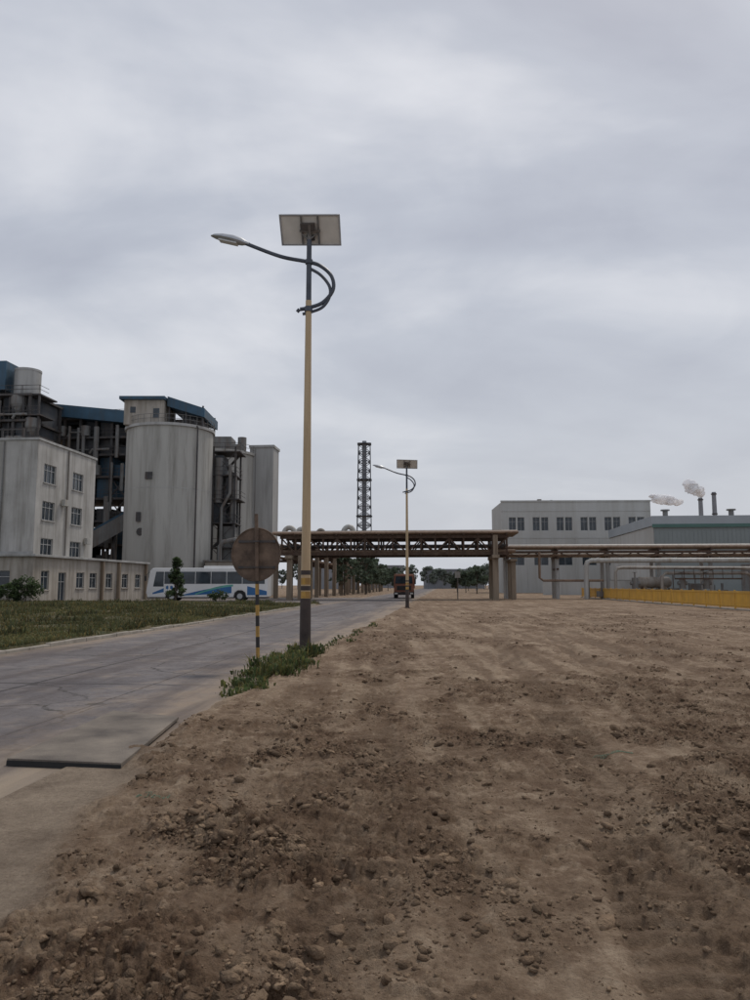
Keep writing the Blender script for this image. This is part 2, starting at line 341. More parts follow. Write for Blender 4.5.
# ---------------- road ----------------
def roadmat(name,jx,side=False):
    global nt,L,tc
    m=bpy.data.materials.new(name); m.use_nodes=True; nt=m.node_tree; L=nt.links; b=nt.nodes['Principled BSDF']
    b.inputs['Specular IOR Level'].default_value=.22
    tc=N(nt,'ShaderNodeTexCoord'); sx=N(nt,'ShaderNodeSeparateXYZ'); L.new(tc.outputs['Object'],sx.inputs[0])
    n_a=noise(.55,6,.65); n_b=noise(3.2,6,.75); dn=noise(1.1,7,.72)
    col=ramp(n_a,.36,(.120,.107,.107),.64,(.205,.187,.183))
    col=mix(mrange(n_b,.46,.62,0,.6),col,(.10,.087,.084))
    col=mix(mrange(noise(16,5,.7),.48,.68,0,.45),col,(.27,.243,.22))
    wn=N(nt,'ShaderNodeTexWhiteNoise',noise_dimensions='1D')
    wob=mth('MULTIPLY_ADD',n_b,.10,-.05)
    yy=mth('DIVIDE',mth('ADD',sx.outputs[1],wob),4.8); xx=mth('ADD',sx.outputs[0],wob)
    cell=mth('ADD',mth('FLOOR',yy),mth('MULTIPLY',mth('GREATER_THAN',xx,jx),57.)); L.new(cell,wn.inputs['W'])
    col=mix(mrange(wn.outputs['Value'],0,1,0,.5),col,(.105,.094,.094))
    j=mth('LESS_THAN',mth('ABSOLUTE',mth('SUBTRACT',mth('FRACT',yy),.5)),.0075)
    j2=mth('LESS_THAN',mth('ABSOLUTE',mth('SUBTRACT',xx,jx)),.04)
    j3=mth('LESS_THAN',mth('ABSOLUTE',mth('SUBTRACT',xx,jx+2.0)),.018)
    col=mix(mth('MULTIPLY',mth('MAXIMUM',mth('MAXIMUM',j,j2),j3),.85),col,(.04,.035,.034))
    vo=N(nt,'ShaderNodeTexVoronoi',feature='DISTANCE_TO_EDGE'); vo.inputs['Scale'].default_value=.36
    mpn=N(nt,'ShaderNodeMix',data_type='RGBA',blend_type='LINEAR_LIGHT'); mpn.inputs[0].default_value=.35
    nn=N(nt,'ShaderNodeTexNoise'); nn.inputs['Scale'].default_value=1.3; nn.inputs['Detail'].default_value=4; L.new(tc.outputs['Object'],nn.inputs['Vector'])
    L.new(tc.outputs['Object'],mpn.inputs[6]); L.new(nn.outputs['Color'],mpn.inputs[7]); L.new(mpn.outputs[2],vo.inputs['Vector'])
    ck=mth('MULTIPLY',mth('LESS_THAN',vo.outputs['Distance'],.008),mrange(n_a,.42,.52))
    col=mix(mth('MULTIPLY',ck,.8),col,(.045,.04,.036))
    if not side:
        nearE=mrange(sx.outputs[0],-5.0,-3.0); farL=mrange(sx.outputs[0],-9.0,-10.2)
        d=mth('ADD',mth('MULTIPLY',nearE,.40),mth('ADD',mth('MULTIPLY',farL,.34),dn))
        col=mix(mrange(d,.52,.84,0,.9),col,(.27,.21,.155))
        yn=mth('ADD',sx.outputs[1],mth('MULTIPLY',dn,2.5))
        col=mix(mth('MULTIPLY',mrange(yn,9.0,7.2),mrange(mth('ADD',sx.outputs[0],dn),-4.6,-2.9,0,.9)),col,(.28,.225,.165))
        st=N(nt,'ShaderNodeMapping'); st.inputs['Scale'].default_value=(1.1,.10,1); L.new(tc.outputs['Object'],st.inputs[0])
        n3=N(nt,'ShaderNodeTexNoise'); n3.inputs['Scale'].default_value=1; n3.inputs['Detail'].default_value=6; n3.inputs['Roughness'].default_value=.6; L.new(st.outputs[0],n3.inputs['Vector'])
        col=mix(mrange(n3.outputs['Fac'],.48,.60,0,.65),col,(.092,.076,.072))
    else: col=mix(mrange(dn,.4,.7,0,.7),col,(.27,.22,.175))
    L.new(col,b.inputs['Base Color']); L.new(mrange(n_b,.35,.65,.7,.92),b.inputs['Roughness'])
    bp=N(nt,'ShaderNodeBump'); bp.inputs['Strength'].default_value=.5; bp.inputs['Distance'].default_value=.012; L.new(noise(40,4,.7),bp.inputs['Height']); L.new(bp.outputs[0],b.inputs['Normal'])
    return m
ro=mk('road',[(-10.2,-30,0),(-2.3,-30,0),(-2.3,700,0),(-10.2,700,0)],[(0,1,2,3)],roadmat('road_concrete',-6.7)); ro.rotation_euler=(0,0,-TH)
sr=mk('side_road',[(-36,64.2,0),(-10.203,64.2,0),(-10.203,96,0),(-36,96,0)],[(0,1,2,3)],roadmat('side_road_concrete',-22,True)); sr.rotation_euler=(0,0,-TH)
k=Obj('kerb',(0,0,0),-TH); p=k.part('kerb_stones','kerb',bevel=.015)
s=-10.
while s<60: 
    h=.10+random.uniform(-.035,.012); dx=random.uniform(-.02,.012)
    p.bx(-10.36+dx,-10.205+dx,s,s+.985,-.08,h); s+=1.
k.done()
pl=Obj('road_plate',(0,0,0)); p=pl.part('plate','plate',bevel=.006)
q=[(-3.28,6.9),(-2.2,6.72),(-2.32,9.1),(-3.25,9.55)]
p.add([(a,b_,.018) for a,b_ in q]+[(a,b_,.055+(.012 if i<2 else 0)) for i,(a,b_) in enumerate(q)],[(3,2,1,0),(4,5,6,7),(0,1,5,4),(1,2,6,5),(2,3,7,6),(3,0,4,7)])
p=pl.part('plate_dark_edge','tyre'); p.add([(-3.28,6.888,.004),(-2.2,6.708,.004),(-2.2,6.716,.05),(-3.28,6.896,.05)],[(0,1,2,3)])  # dark strip along the front edge of the plate
p=pl.part('plate_supports','tyre')
p.bx(-3.2,-2.3,7.3,7.4,0.0,.03); p.bx(-3.1,-2.4,8.6,8.7,0.0,.03); pl.done()

# ---------------- vegetation ----------------
leafm=pm('grass_blades',(.080,.092,.038),.3,.35,.8,attr='gm',trans=.3)
def blades(X,Y,Z,hmin,hmax,wd,seed):
    rg=np.random.default_rng(seed); n=len(X)
    a=rg.random(n)*6.28; h=hmin+(hmax-hmin)*rg.random(n)**1.8; w_=wd*(.5+.9*rg.random(n)); ln=(rg.random(n)-.1)*1.1*h; b_=rg.random(n)*6.28
    dx=np.cos(a)*w_/2; dy=np.sin(a)*w_/2; lx=np.cos(b_)*ln; ly=np.sin(b_)*ln
    m=np.stack([X+lx*.4,Y+ly*.4,Z+h*.65],1)
    P=np.stack([np.stack([X-dx*.5,Y-dy*.5,Z-.03],1),np.stack([X+dx*.5,Y+dy*.5,Z-.03],1),m+np.stack([dx,dy,0*dx],1),np.stack([X+lx,Y+ly,Z+h*(1-.25*np.abs(ln/h))],1),m-np.stack([dx,dy,0*dx],1)],1).reshape(-1,3)
    base=(np.arange(n)*5)[:,None]
    F3=np.concatenate([base+[[0,1,2]],base+[[0,2,4]],base+[[4,2,3]]],0)
    t=.6+.8*rg.random(n); yl=rg.random(n)**2.5
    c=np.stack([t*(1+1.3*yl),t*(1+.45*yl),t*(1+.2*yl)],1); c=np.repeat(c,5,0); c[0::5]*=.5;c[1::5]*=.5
    return P,F3,c
rg=np.random.default_rng(5)
n=210000; Y=14+50*rg.random(n)**.95; xr=-9.6+.0907*Y-.75; X=xr-rg.random(n)**1.15*(xr+.62*Y+3)
latv=lat_of(X,Y); sv=s_of(X,Y); tall=fbm(X,Y,.4,4,17); dens=ss(.40,.56,fbm(X,Y,.8,4,19)); kp=(latv<-10.4)&(sv<63.6)&(rg.random(n)<.10+.9*dens)
X=X[kp];Y=Y[kp];tall=tall[kp];Z=gh(X,Y)
P1,F1,c1=blades(X,Y,Z,.04,.15,.03,1)
c1=c1*(.75+.6*fbm(X,Y,.25,3,14)).repeat(5)[:,None]
t2=(tall>.53)&(rg.random(len(X))<.28)
P2,F2,c2=blades(X[t2],Y[t2],Z[t2],.14,.42,.05,2)
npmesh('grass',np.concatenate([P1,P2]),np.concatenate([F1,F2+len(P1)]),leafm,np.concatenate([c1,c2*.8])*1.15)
cl=[(11.0,.25,-3.0,.16),(12.0,.35,-3.05,.22),(13.1,.45,-3.12,.26),(14.2,.5,-3.1,.25),(15.2,.4,-3.2,.2),(16.4,.45,-3.05,.24),(17.2,.3,-3.1,.2)]
wt=[.22,.5,1,1,.3,.8,.5]
S_=[];Lt=[];Hh=[]
for (c_,sd,l_,ls),w_ in zip(cl,wt):
    for j in range(int(9*w_)+1):
        cc=rg.normal(c_,sd); ll=rg.normal(l_,ls); k_=int(75*(.5+rg.random())); rad=rg.uniform(.05,.14)
        S_.append(rg.normal(cc,rad,k_)); Lt.append(rg.normal(ll,rad,k_)); Hh.append(np.full(k_,rg.uniform(.35,1.3)*(.6+.4*w_)))
for j in range(16):
    cc=rg.uniform(9.5,30); ll=rg.normal(-2.9,.25); k_=18; S_.append(rg.normal(cc,.05,k_)); Lt.append(rg.normal(ll,.05,k_)); Hh.append(np.full(k_,.4))
s_=np.concatenate(S_);lt=np.concatenate(Lt);hh=np.concatenate(Hh); X=lt*CT+s_*ST;Y=-lt*ST+s_*CT;Z=np.maximum(gh(X,Y),0)
def scaled(P,Z,hh,k=5):
    zb=np.repeat(Z,k); f=np.repeat(hh,k); P=P.copy(); P[:,2]=zb+(P[:,2]-zb)*f; return P
P1,F1,c1=blades(X,Y,Z,.05,.40,.016,3); P1=scaled(P1,Z,hh)
sel=rg.random(len(X))<.6; zz_=Z[sel]+rg.random(sel.sum())*.22*hh[sel]
P2,F2,c2=blades(X[sel]+rg.normal(0,.05,sel.sum()),Y[sel]+rg.normal(0,.05,sel.sum()),zz_,.02,.10,.045,4)
npmesh('weeds',np.concatenate([P1,P2]),np.concatenate([F1,F2+len(P1)]),leafm,np.concatenate([c1*np.array([[1.0,1.05,.9]]),c2*np.array([[.8,1.05,.85]])])*1.1)

def crown(centers,radii,nper,size,rg):
    n=len(centers)*nper; C=np.repeat(centers,nper,0);R=np.repeat(radii,nper)
    d=rg.normal(size=(n,3)); d/=np.linalg.norm(d,axis=1)[:,None]; P=C+d*(R*rg.random(n)**.45)[:,None]*np.array([1,1,.8])
    u=rg.normal(size=(n,3));u/=np.linalg.norm(u,axis=1)[:,None]; v=np.cross(u,rg.normal(size=(n,3)));v/=np.linalg.norm(v,axis=1)[:,None]
    s1=size*(.6+.8*rg.random(n))[:,None]
    V=np.stack([P-u*s1,P+v*s1*.6,P+u*s1,P-v*s1*.6],1).reshape(-1,3); F=np.arange(n*4).reshape(-1,4)
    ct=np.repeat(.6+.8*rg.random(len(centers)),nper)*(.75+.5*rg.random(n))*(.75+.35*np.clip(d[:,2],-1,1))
    c=np.repeat(np.stack([ct,ct,ct],1),4,0); return V,F,c
def tree_geo(x,y,z,h,r,rg,mb,ncl=26,nper=60,size=.16,cone=False):
    top=h*.9; mb.tube([(x,y,z-.1),(x+.03*h*rg.normal()*.3,y,z+h*.35),(x,y,z+top)],[h*.022,h*.016,h*.004],7)
    cs=[];rs=[]
    for i in range(ncl):
        f=.18+.82*rg.random() if cone else .3+.7*rg.random()**.8
        rad=r*((1.08-f)*1.0 if cone else math.sqrt(max(.05,1-((f-.6)/.45)**2)))*rg.uniform(.35,1)
        a=rg.random()*6.28; c=(x+math.cos(a)*rad,y+math.sin(a)*rad,z+h*f*.95); cs.append(c); rs.append(r*rg.uniform(.2,.42))
        mb.tube([(x,y,z+h*f*.6),((x+c[0])/2,(y+c[1])/2,z+h*f*.75),c],[h*.007,h*.005,h*.002],4,False)
    return crown(np.array(cs),np.array(rs),nper,size,rg)
lf=pm('tree_leaves',(.065,.10,.035),.3,.6,.8,attr='gm',trans=.25)
lfd=pm('hazed_leaves',(.10,.13,.085),.25,.1,.9,attr='gm',trans=.25)  # paler green than the near trees: haze painted into the leaves
lff=pm('far_hazed_leaves',(.155,.18,.15),.2,.1,.9,attr='gm',trans=.25)  # paler still, stronger haze baked into the leaf colour
def tree(name,x,y,h,r,cone=False,**k):
    rg=np.random.default_rng(int(abs(x*10)+y)); o=Obj(name,(x,y,0)); mb=o.part('trunk','bark',True)
    V,F,c=tree_geo(0,0,0,h,r,rg,mb,cone=cone,**k); l=npmesh('foliage',V,F,lf,c); l.parent=o.e; o.done()
tree('young_tree',-18.2,69,4.2,1.1,True,ncl=34,nper=70,size=.11)
tree('shrub',-27.0,58.5,2.2,1.3,ncl=22,nper=60,size=.1)
tree('shrub',-28.6,58.8,1.6,1.1,ncl=18,nper=60,size=.1)
tree('shrub',-14.5,70.5,1.3,.9,ncl=14,nper=50,size=.09)
rg=np.random.default_rng(21)
def forest(name,pos,mat,trunk):
    o=Obj(name,(0,0,0)); mb=o.part('trunks',trunk,True); Vs=[];Fs=[];Cs=[];off=0
    for X_,Y_,h in pos:
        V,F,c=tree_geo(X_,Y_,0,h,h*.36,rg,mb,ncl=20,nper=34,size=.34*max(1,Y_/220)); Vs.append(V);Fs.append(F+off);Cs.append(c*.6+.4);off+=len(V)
    l=npmesh('foliage',np.concatenate(Vs),np.concatenate(Fs),mat,np.concatenate(Cs)); l.parent=o.e; o.done()
forest('distant_trees',[(*xy(-13.5-rg.random()*3,118+i*13+rg.random()*4),rg.uniform(5.5,8.0)) for i in range(10)]+[(*xy(2.0+rg.random()*5,135+i*16+rg.random()*4),rg.uniform(3.8,5.2)) for i in range(5)],lfd,'bark')
forest('distant_trees',[(*xy(-6+rg.random()*34,235+i*6+rg.random()*4),rg.uniform(6,9.5)) for i in range(26) ]+[(-60+i*8+rg.random()*4,330+rg.random()*30,rg.uniform(8,12)) for i in range(24)]+[(28+i*6+rg.random()*3,205+rg.random()*10,rg.uniform(5,8)) for i in range(12)],lff,'stack')

# ---------------- street lamps ----------------
def street_lamp(x,y,rz=-TH,h=9.75):
    o=Obj('street_lamp',(x,y,.03),rz)
    r=lambda z:.118-(.118-.062)*z/h
    a=o.part('pole_base','poled',True); a.cyl((0,0,0),(0,0,1.27),r(0)+.012,r(1.27)+.012,20)
    a.cyl((0,0,0),(0,0,.03),.22,.22,20); 
    for i in range(4): q=math.pi/4+i*math.pi/2; a.cyl((.17*math.cos(q),.17*math.sin(q),.03),(.17*math.cos(q),.17*math.sin(q),.1),.016,n=6)
    a.box((0,-r(.6)-.012,.65),(.10,.02,.34))
    a=o.part('pole','polec',True); a.cyl((0,0,1.27),(0,0,8.25),r(1.27),r(8.25),20)
    a=o.part('band_black','poled',True)
    for z in(1.45,1.80): a.cyl((0,0,z),(0,0,z+.10),r(z)+.004,r(z+.10)+.004,20)
    a=o.part('band_yellow','yellowp',True)
    for z in(1.275,1.58): a.cyl((0,0,z),(0,0,z+.15),r(z)+.003,r(z+.14)+.003,20)
    a=o.part('pole_top','arm',True); a.cyl((0,0,8.25),(0,0,h),r(8.25)*.93,r(h)*.95,16)
    def cr(P,n=8):
        out=[];P=[P[0]]+P+[P[-1]]
        for i in range(1,len(P)-2):
            for j in range(n):
                t=j/n; p0,p1,p2,p3=[Vector(q) for q in P[i-1:i+3]]
                out.append(tuple(.5*((2*p1)+(-p0+p2)*t+(2*p0-5*p1+4*p2-p3)*t*t+(-p0+3*p1-3*p2+p3)*t**3)))
        out.append(tuple(P[-2])); return out
    arm=[(-.20,0,8.05),(.0,0,8.08),(.34,0,8.20),(.58,0,8.50),(.54,0,8.84),(.28,0,9.10),(-.05,0,9.22),(-.7,0,9.38),(-1.55,0,9.74)]
    a.tube(cr(arm),.045,10)
    arm2=[(-.14,0,7.93),(.08,0,7.98),(.34,0,8.09),(.50,0,8.34),(.49,0,8.60),(.28,0,8.88),(.0,0,9.06)]
    a.tube(cr(arm2),.038,8)
    a.cyl((-.085,0,8.04),(.085,0,8.04),.05,n=10); a.cyl((0,0,9.16),(0,0,9.26),.09,n=14); a.cyl((0,0,7.98),(0,0,8.1),.095,n=14)
    a.tube([(-.22,0,8.05),(-.27,0,7.99)],.045,8)
    a=o.part('lamp_head','alu',True); c0=Vector((-1.46,0,9.71)); d=Vector((-1,0,.27)).normalized(); u=Vector((.27,0,1)).normalized(); n=14
    secs=[(0,.05,.05),(.12,.08,.08),(.2,.13,.11),(.42,.17,.13),(.68,.16,.11),(.88,.11,.065),(.98,.035,.02)]
    vs=[];fs=[]
    for t,wy,hz in secs:
        for k in range(n):
            q=2*math.pi*k/n; zz=math.sin(q)*hz; zz=zz if zz>0 else zz*.45
            vs.append(tuple(c0+d*t+u*zz+Vector((0,math.cos(q)*wy,0))))
    for i in range(len(secs)-1):
        for k in range(n): fs.append((i*n+k,i*n+(k+1)%n,(i+1)*n+(k+1)%n,(i+1)*n+k))
    fs.append(tuple(range(n))); fs.append(tuple((len(secs)-1)*n+k for k in range(n-1,-1,-1))); a.add(vs,fs)
    a=o.part('lamp_lens','lampg',True,.01); c=c0+d*.52-u*.06
    Mx=Matrix.Translation(c)@Matrix(((d.x,0,u.x,0),(0,1,0,0),(d.z,0,u.z,0),(0,0,0,1)))
    a.box((0,0,0),(.46,.2,.035),Mx)
    Mp=Matrix.Translation((.03,-.02,10.0))@Matrix.Rotation(math.radians(2.5),4,'Y')@Matrix.Rotation(math.radians(-48),4,'X')
    a=o.part('panel_back','backsheet'); a.box((0,0,0),(1.38,.66,.012),Mp)
    a=o.part('panel_cells','cells'); a.box((0,0,.012),(1.38,.66,.008),Mp)
    a=o.part('panel_frame','alu',bevel=.003)
    for sx_ in(-1,1): a.box((sx_*.71,0,-.005),(.035,.73,.045),Mp)
    for sy in(-1,1): a.box((0,sy*.348,-.005),(1.38,.035,.045),Mp)
    a=o.part('panel_bracket','gsteel')
    for sx_ in(-.2,.2): a.box((sx_,0,-.035),(.04,.64,.04),Mp)
    a.box((0,0,-.075),(.5,.05,.04),Mp); a.box((0,-.0,-.1),(.06,.3,.06),Mp)
    a.cyl((0,0,h-.05),(0,0,h+.18),.05,n=10); a.cyl((0,-.02,h),(-.18,-.02,h+.16),.018,n=6); a.cyl((0,-.02,h),(.2,-.02,h+.16),.018,n=6)
    a=o.part('junction_box','dsteel',bevel=.008); a.box((.0,.17,-.04),(.2,.13,.05),Mp); a.box((-.05,-.1,-.07),(.34,.16,.1),Mp)
    o.done()
street_lamp(-1.57,17.1); street_lamp(2.22,52)

# ---------------- traffic sign (rear view) ----------------
o=Obj('traffic_sign',(-2.22,14.5,.02),math.radians(-4)); 
L_=lambda z:(-.085*z/2.95,0,z)
a=o.part('post','signback',True); a.cyl(L_(1.66),L_(2.95),.036,n=12); 
i=0;z=-.1
while z<1.65:
    nz=min(z+.2 if z>=0 else z+.3,1.66)
    o.part('band_black' if i%2==0 else 'band_yellow','blackp' if i%2==0 else 'yellowp',True).cyl(L_(z),L_(nz),.037,n=12); z=nz;i+=1
def disc(mb,c,r,y0,y1,n=40,sx=1,sz=1):
    vs=[(c[0]+sx*r*math.cos(2*math.pi*k/n),y0,c[1]+sz*r*math.sin(2*math.pi*k/n)) for k in range(n)]
    vs+=[(v[0],y1,v[2]) for v in vs[:n]]
    mb.add(vs,[tuple(range(n)),tuple(range(2*n-1,n-1,-1))]+[(k,k+n,(k+1)%n+n,(k+1)%n) for k in range(n)])
a=o.part('disc_back','signback',bevel=.004); disc(a,(-.09,2.17),.50,.055,.068,sx=.97,sz=1.05)
a.tube([(-.09+.475*math.cos(q),.048,2.17+.51*math.sin(q)) for q in [2*math.pi*k/40 for k in range(41)]],.011,6,False)
a=o.part('disc_face','signred'); disc(a,(-.09,2.17),.498,.0685,.072,sx=.97,sz=1.05)
a=o.part('brackets','dsteel')
for zz in(1.92,2.42): a.box((-.07,.043,zz),(.72,.02,.045)); a.box((-.07,0.0,zz),(.1,.085,.03))
o.done()

# ---------------- facade helper ----------------
def facade(o,org,ang,Ln,Ht,ops,wall,tag='',depth=.18,mull=2,sill=True,frame='frame'):
    u=Vector((math.cos(ang),math.sin(ang),0)); n=Vector((math.sin(ang),-math.cos(ang),0)); O=Vector(org); z_=Vector((0,0,1))
    P=lambda a,z,d=0:tuple(O+u*a+z_*z+n*d)
    w=o.part('walls'+tag,wall); g=o.part('window_glass'+tag,'glass'); fr=o.part('window_frames'+tag,frame)
    xs=sorted({0,Ln}|{v for q in ops for v in q[:2]}); zs=sorted({0,Ht}|{v for q in ops for v in q[2:4]})
    for i in range(len(xs)-1):
        for j in range(len(zs)-1):
            cx=(xs[i]+xs[i+1])/2; cz=(zs[j]+zs[j+1])/2
            if any(q[0]<cx<q[1] and q[2]<cz<q[3] for q in ops): continue
            w.quad(P(xs[i],zs[j]),P(xs[i+1],zs[j]),P(xs[i+1],zs[j+1]),P(xs[i],zs[j+1]))
    for q in ops:
        a,b_,c,d=q[:4]
        w.quad(P(a,c),P(a,d),P(a,d,-depth),P(a,c,-depth)); w.quad(P(b_,d),P(b_,c),P(b_,c,-depth),P(b_,d,-depth))
        w.quad(P(a,d),P(b_,d),P(b_,d,-depth),P(a,d,-depth)); w.quad(P(b_,c),P(a,c),P(a,c,-depth),P(b_,c,-depth))
        g.quad(P(a,c,-depth),P(b_,c,-depth),P(b_,d,-depth),P(a,d,-depth))
        R=Matrix.Translation(O)@Matrix(((u.x,-n.x,0,0),(u.y,-n.y,0,0),(0,0,1,0),(0,0,0,1)))
        t=.06; dd=depth-.04
        fr.box(((a+t/2),dd,(c+d)/2),(t,.05,d-c),R); fr.box(((b_-t/2),dd,(c+d)/2),(t,.05,d-c),R)
        fr.box(((a+b_)/2,dd,c+t/2),(b_-a-2*t,.05,t),R); fr.box(((a+b_)/2,dd,d-t/2),(b_-a-2*t,.05,t),R)
        for m_ in range(1,mull+1): fr.box((a+(b_-a)*m_/(mull+1),dd,(c+d)/2),(t*.8,.046,d-c-2*t),R)
        fr.box(((a+b_)/2,dd,c+(d-c)*.68),(b_-a-2*t,.042,t*.8),R)
        if sill: w.box(((a+b_)/2,-.04,c-.05),(b_-a+.2,.12,.08),R)

# ---------------- left office block ----------------
o=Obj('office_building',(-29.6,65,0),-TH)
ops=[(a,a+2.1,c,c+1.7) for a in(1.15,6.4) for c in(10.7,7.35,4.05,)]
facade(o,(0,0,0),math.pi/2,11,14.3,ops,'render')
facade(o,(-18,0,0),0,18,14.3,[(3,5,10.6,12.5),(3,5,7.2,9.1)],'render','_front')
w=o.part('shell','render'); w.quad((0,11,0),(-18,11,0),(-18,11,14.3),(0,11,14.3)); w.quad((-18,11,0),(-18,0,0),(-18,0,14.3),(-18,11,14.3)); w.quad((-18,0,13.7),(0,0,13.7),(0,11,13.7),(-18,11,13.7))
c=o.part('coping','slabconc',bevel=.02); c.bx(-18.1,.12,-.12,.25,14.3,14.52); c.bx(-.25,.12,.253,11.1,14.3,14.52)
c.bx(-18,0.06,-.08,-.003,4.25,4.5)
d=o.part('downpipe','gsteel',True); d.cyl((.1,5.3,0),(.1,5.3,14.2),.06); d.cyl((-3.1,-.1,4.5),(-3.1,-.1,14.2),.06)
d=o.part('ac_units','pipew',bevel=.02)
for yy,zz in((4.6,9.2),(9.3,5.9)): d.box((.3,yy,zz),(.35,.8,.6))
d=o.part('rooftop_pipes','dsteel')
for i in range(4): d.beam((-8+2*i,1,13.7),(-8+2*i,1,15.6),.12)
d.beam((-8,1,15.5),(-2,1,15.5),.1)
o.done()
o=Obj('annexe_building',(-28.16,62,0),-TH)
ops=[]
for s_ in(8.2,10.8,14.3,18.1,21.5): ops.append((s_-.75,s_+.75,1.3,2.75))
ops.append((4.2,5.5,0.15,2.7)); ops.append((1.3,2.6,1.2,2.8))
facade(o,(0,0,0),math.pi/2,23.6,3.95,ops,'annexe',mull=1)
facade(o,(-16,0,0),0,16,3.95,[(12,14,1.2,2.8),(7,9,1.2,2.8)],'annexe','_front',mull=1)
w=o.part('shell','annexe'); w.quad((0,23.6,0),(-12,23.6,0),(-12,23.6,3.95),(0,23.6,3.95)); w.quad((-16,0,3.9),(0,0,3.9),(0,23.6,3.9),(-16,23.6,3.9))
c=o.part('eaves','slabconc',bevel=.02); c.bx(-16.3,.35,-.35,24,3.95,4.15)
p=o.part('porch_posts','column')
for s_ in(12.4,16.2,23.3): p.bx(.02,.3,s_-.15,s_+.15,0,3.94)
o.done()

# ---------------- silos ----------------
def railing(mb,pts,z,h=1.1,closed=False):
    P=pts+([pts[0]] if closed else [])
    for i in range(len(P)-1):
        a,b_=P[i],P[i+1]
        for hh in(h,h*.5): mb.beam((a[0],a[1],z+hh),(b_[0],b_[1],z+hh),.05)
        mb.beam((a[0],a[1],z),(a[0],a[1],z+h),.05)
def circ(r,n,cx=0,cy=0): return [(cx+r*math.cos(2*math.pi*k/n),cy+r*math.sin(2*math.pi*k/n)) for k in range(n)]
o=Obj('silo',(-27.7,100,0)); a=o.part('drum','concrete',True)
a.cyl((0,0,0),(0,0,22.0),5.65,n=64)
a=o.part('rim','slabconc',True); a.cyl((0,0,22.0),(0,0,22.35),5.9,n=64); a.cyl((0,0,13.9),(0,0,14.0),5.67,n=64,caps=False)
rl=o.part('railing','gsteel'); railing(rl,circ(5.8,36),22.35,1.1,True)
h=o.part('top_house','annexe'); h.bx(-5.0,0.2,-4.2,1.5,22.36,25.6)
w=o.part('house_windows','glass'); w.bx(-1.2,-.4,-4.23,-4.19,23.2,24.5); w.bx(-4.2,-3.5,-4.23,-4.19,23.9,24.7)
h=o.part('house_roof','blue'); h.bx(-5.5,.4,-4.8,2.2,25.6,26.0)
h.add([(.5,-3.8,26.2),(5.4,-3.8,24.6),(5.4,4.5,24.6),(.5,4.5,26.2),(.5,-3.8,24.9),(5.4,-3.8,23.4),(5.4,4.5,23.4),(.5,4.5,24.9)],[(0,1,2,3),(7,6,5,4),(0,4,5,1),(1,5,6,2),(2,6,7,3),(3,7,4,0)])
f=o.part('top_frame','dsteel')
for xx in(.7,2.9,5.1):
    for yy in(-3.4,3.8): f.bx(xx-.1,xx+.1,yy-.1,yy+.1,22.3,25)
f.bx(1,4.8,-2,2,22.36,23.5)
q=o.part('wall_details','dsteel'); q.bx(-1.5,-.6,-5.75,-5.5,15,15.9); q.bx(-2.6,-2.0,-5.4,-5.1,9.6,10.8); q.cyl((-2.0,-5.35,8.3),(-2.0,-5.2,8.3),.5,n=14)
q.tube([(4.6,-3.9,0),(4.6,-3.9,22),(3.9,-3.3,23.2)],.11,8)
o.done()
o=Obj('silo',(-25.0,119,0)); a=o.part('drum','concrete',True); a.cyl((0,0,0),(0,0,22.0),5.65,n=56); a.cyl((0,0,22.0),(0,0,22.4),5.9,n=56)
rl=o.part('railing','gsteel'); railing(rl,circ(5.8,30),22.4,1.1,True)
f=o.part('top_equipment','gsteel'); f.bx(-1,2.2,-2,2,22.4,25); f.cyl((3.6,0,22.4),(3.6,0,25.2),.7); f.bx(2,4.5,-3,-2,22.4,23.6); o.done()
o=Obj('stair_tower',(-20.6,104,0)); f=o.part('frame','dsteel'); pn=o.part('panels','gsteel'); dk=o.part('dark_panels','dpanel')
for xx in(-1.6,1.4):
    for yy in(-2,2): f.bx(xx-.12,xx+.12,yy-.12,yy+.12,0,20.6)
for i,z in enumerate([3.3,6.6,9.9,13.2,16.5,19.8]):
    f.bx(-1.8,1.6+.5*(i%2),-2.3,2.3,z,z+.15); railing(f,[(-1.8,-2.3),(0,-2.3),(1.6+.5*(i%2),-2.3),(1.6+.5*(i%2),2.3)],z+.15)
    if i<5:
        f.beam((-1.5,-1.2 if i%2 else 1.2,z+.1),(1.3,-1.2 if i%2 else 1.2,z+3.3),.28)
        f.beam((-1.6,-2,z+.1),(1.4,-2,z+3.3),.08); f.beam((1.4,-2,z+.1),(-1.6,-2,z+3.3),.08)
dk.bx(-1.5,-.3,-1.8,1.8,10.1,19.4); pn.bx(-.2,1.2,-1.6,1.8,3.5,9.6); pn.cyl((1.1,-1.5,10),(1.1,-1.5,17),.45); pn.cyl((-.9,-1.7,12.8),(-.9,-1.7,19),.6); dk.bx(.2,1.3,-1.9,.5,13.4,16.3)
pn.tube([(-.3,-2.5,0),(-.3,-2.5,12),(.8,-2.5,14),(.8,-2.5,18)],.22,8); dk.bx(-1.5,1.2,1.5,1.9,0,13)
o.done()
o=Obj('silo_hoist_tower',(-17.9,120,0),-TH); a=o.part('walls','slabconc'); a.bx(-1.9,1.9,-2,2,0,23.4)
a=o.part('cap','slabconc'); a.bx(-2.05,2.05,-2.15,2.15,23.4,23.8)
a=o.part('joints','gsteel')
a.bx(-1.0,-.94,-2.06,-2.003,0,23.3)
a.bx(-3.6,-2.1,-1.5,1,6,12); o.done()
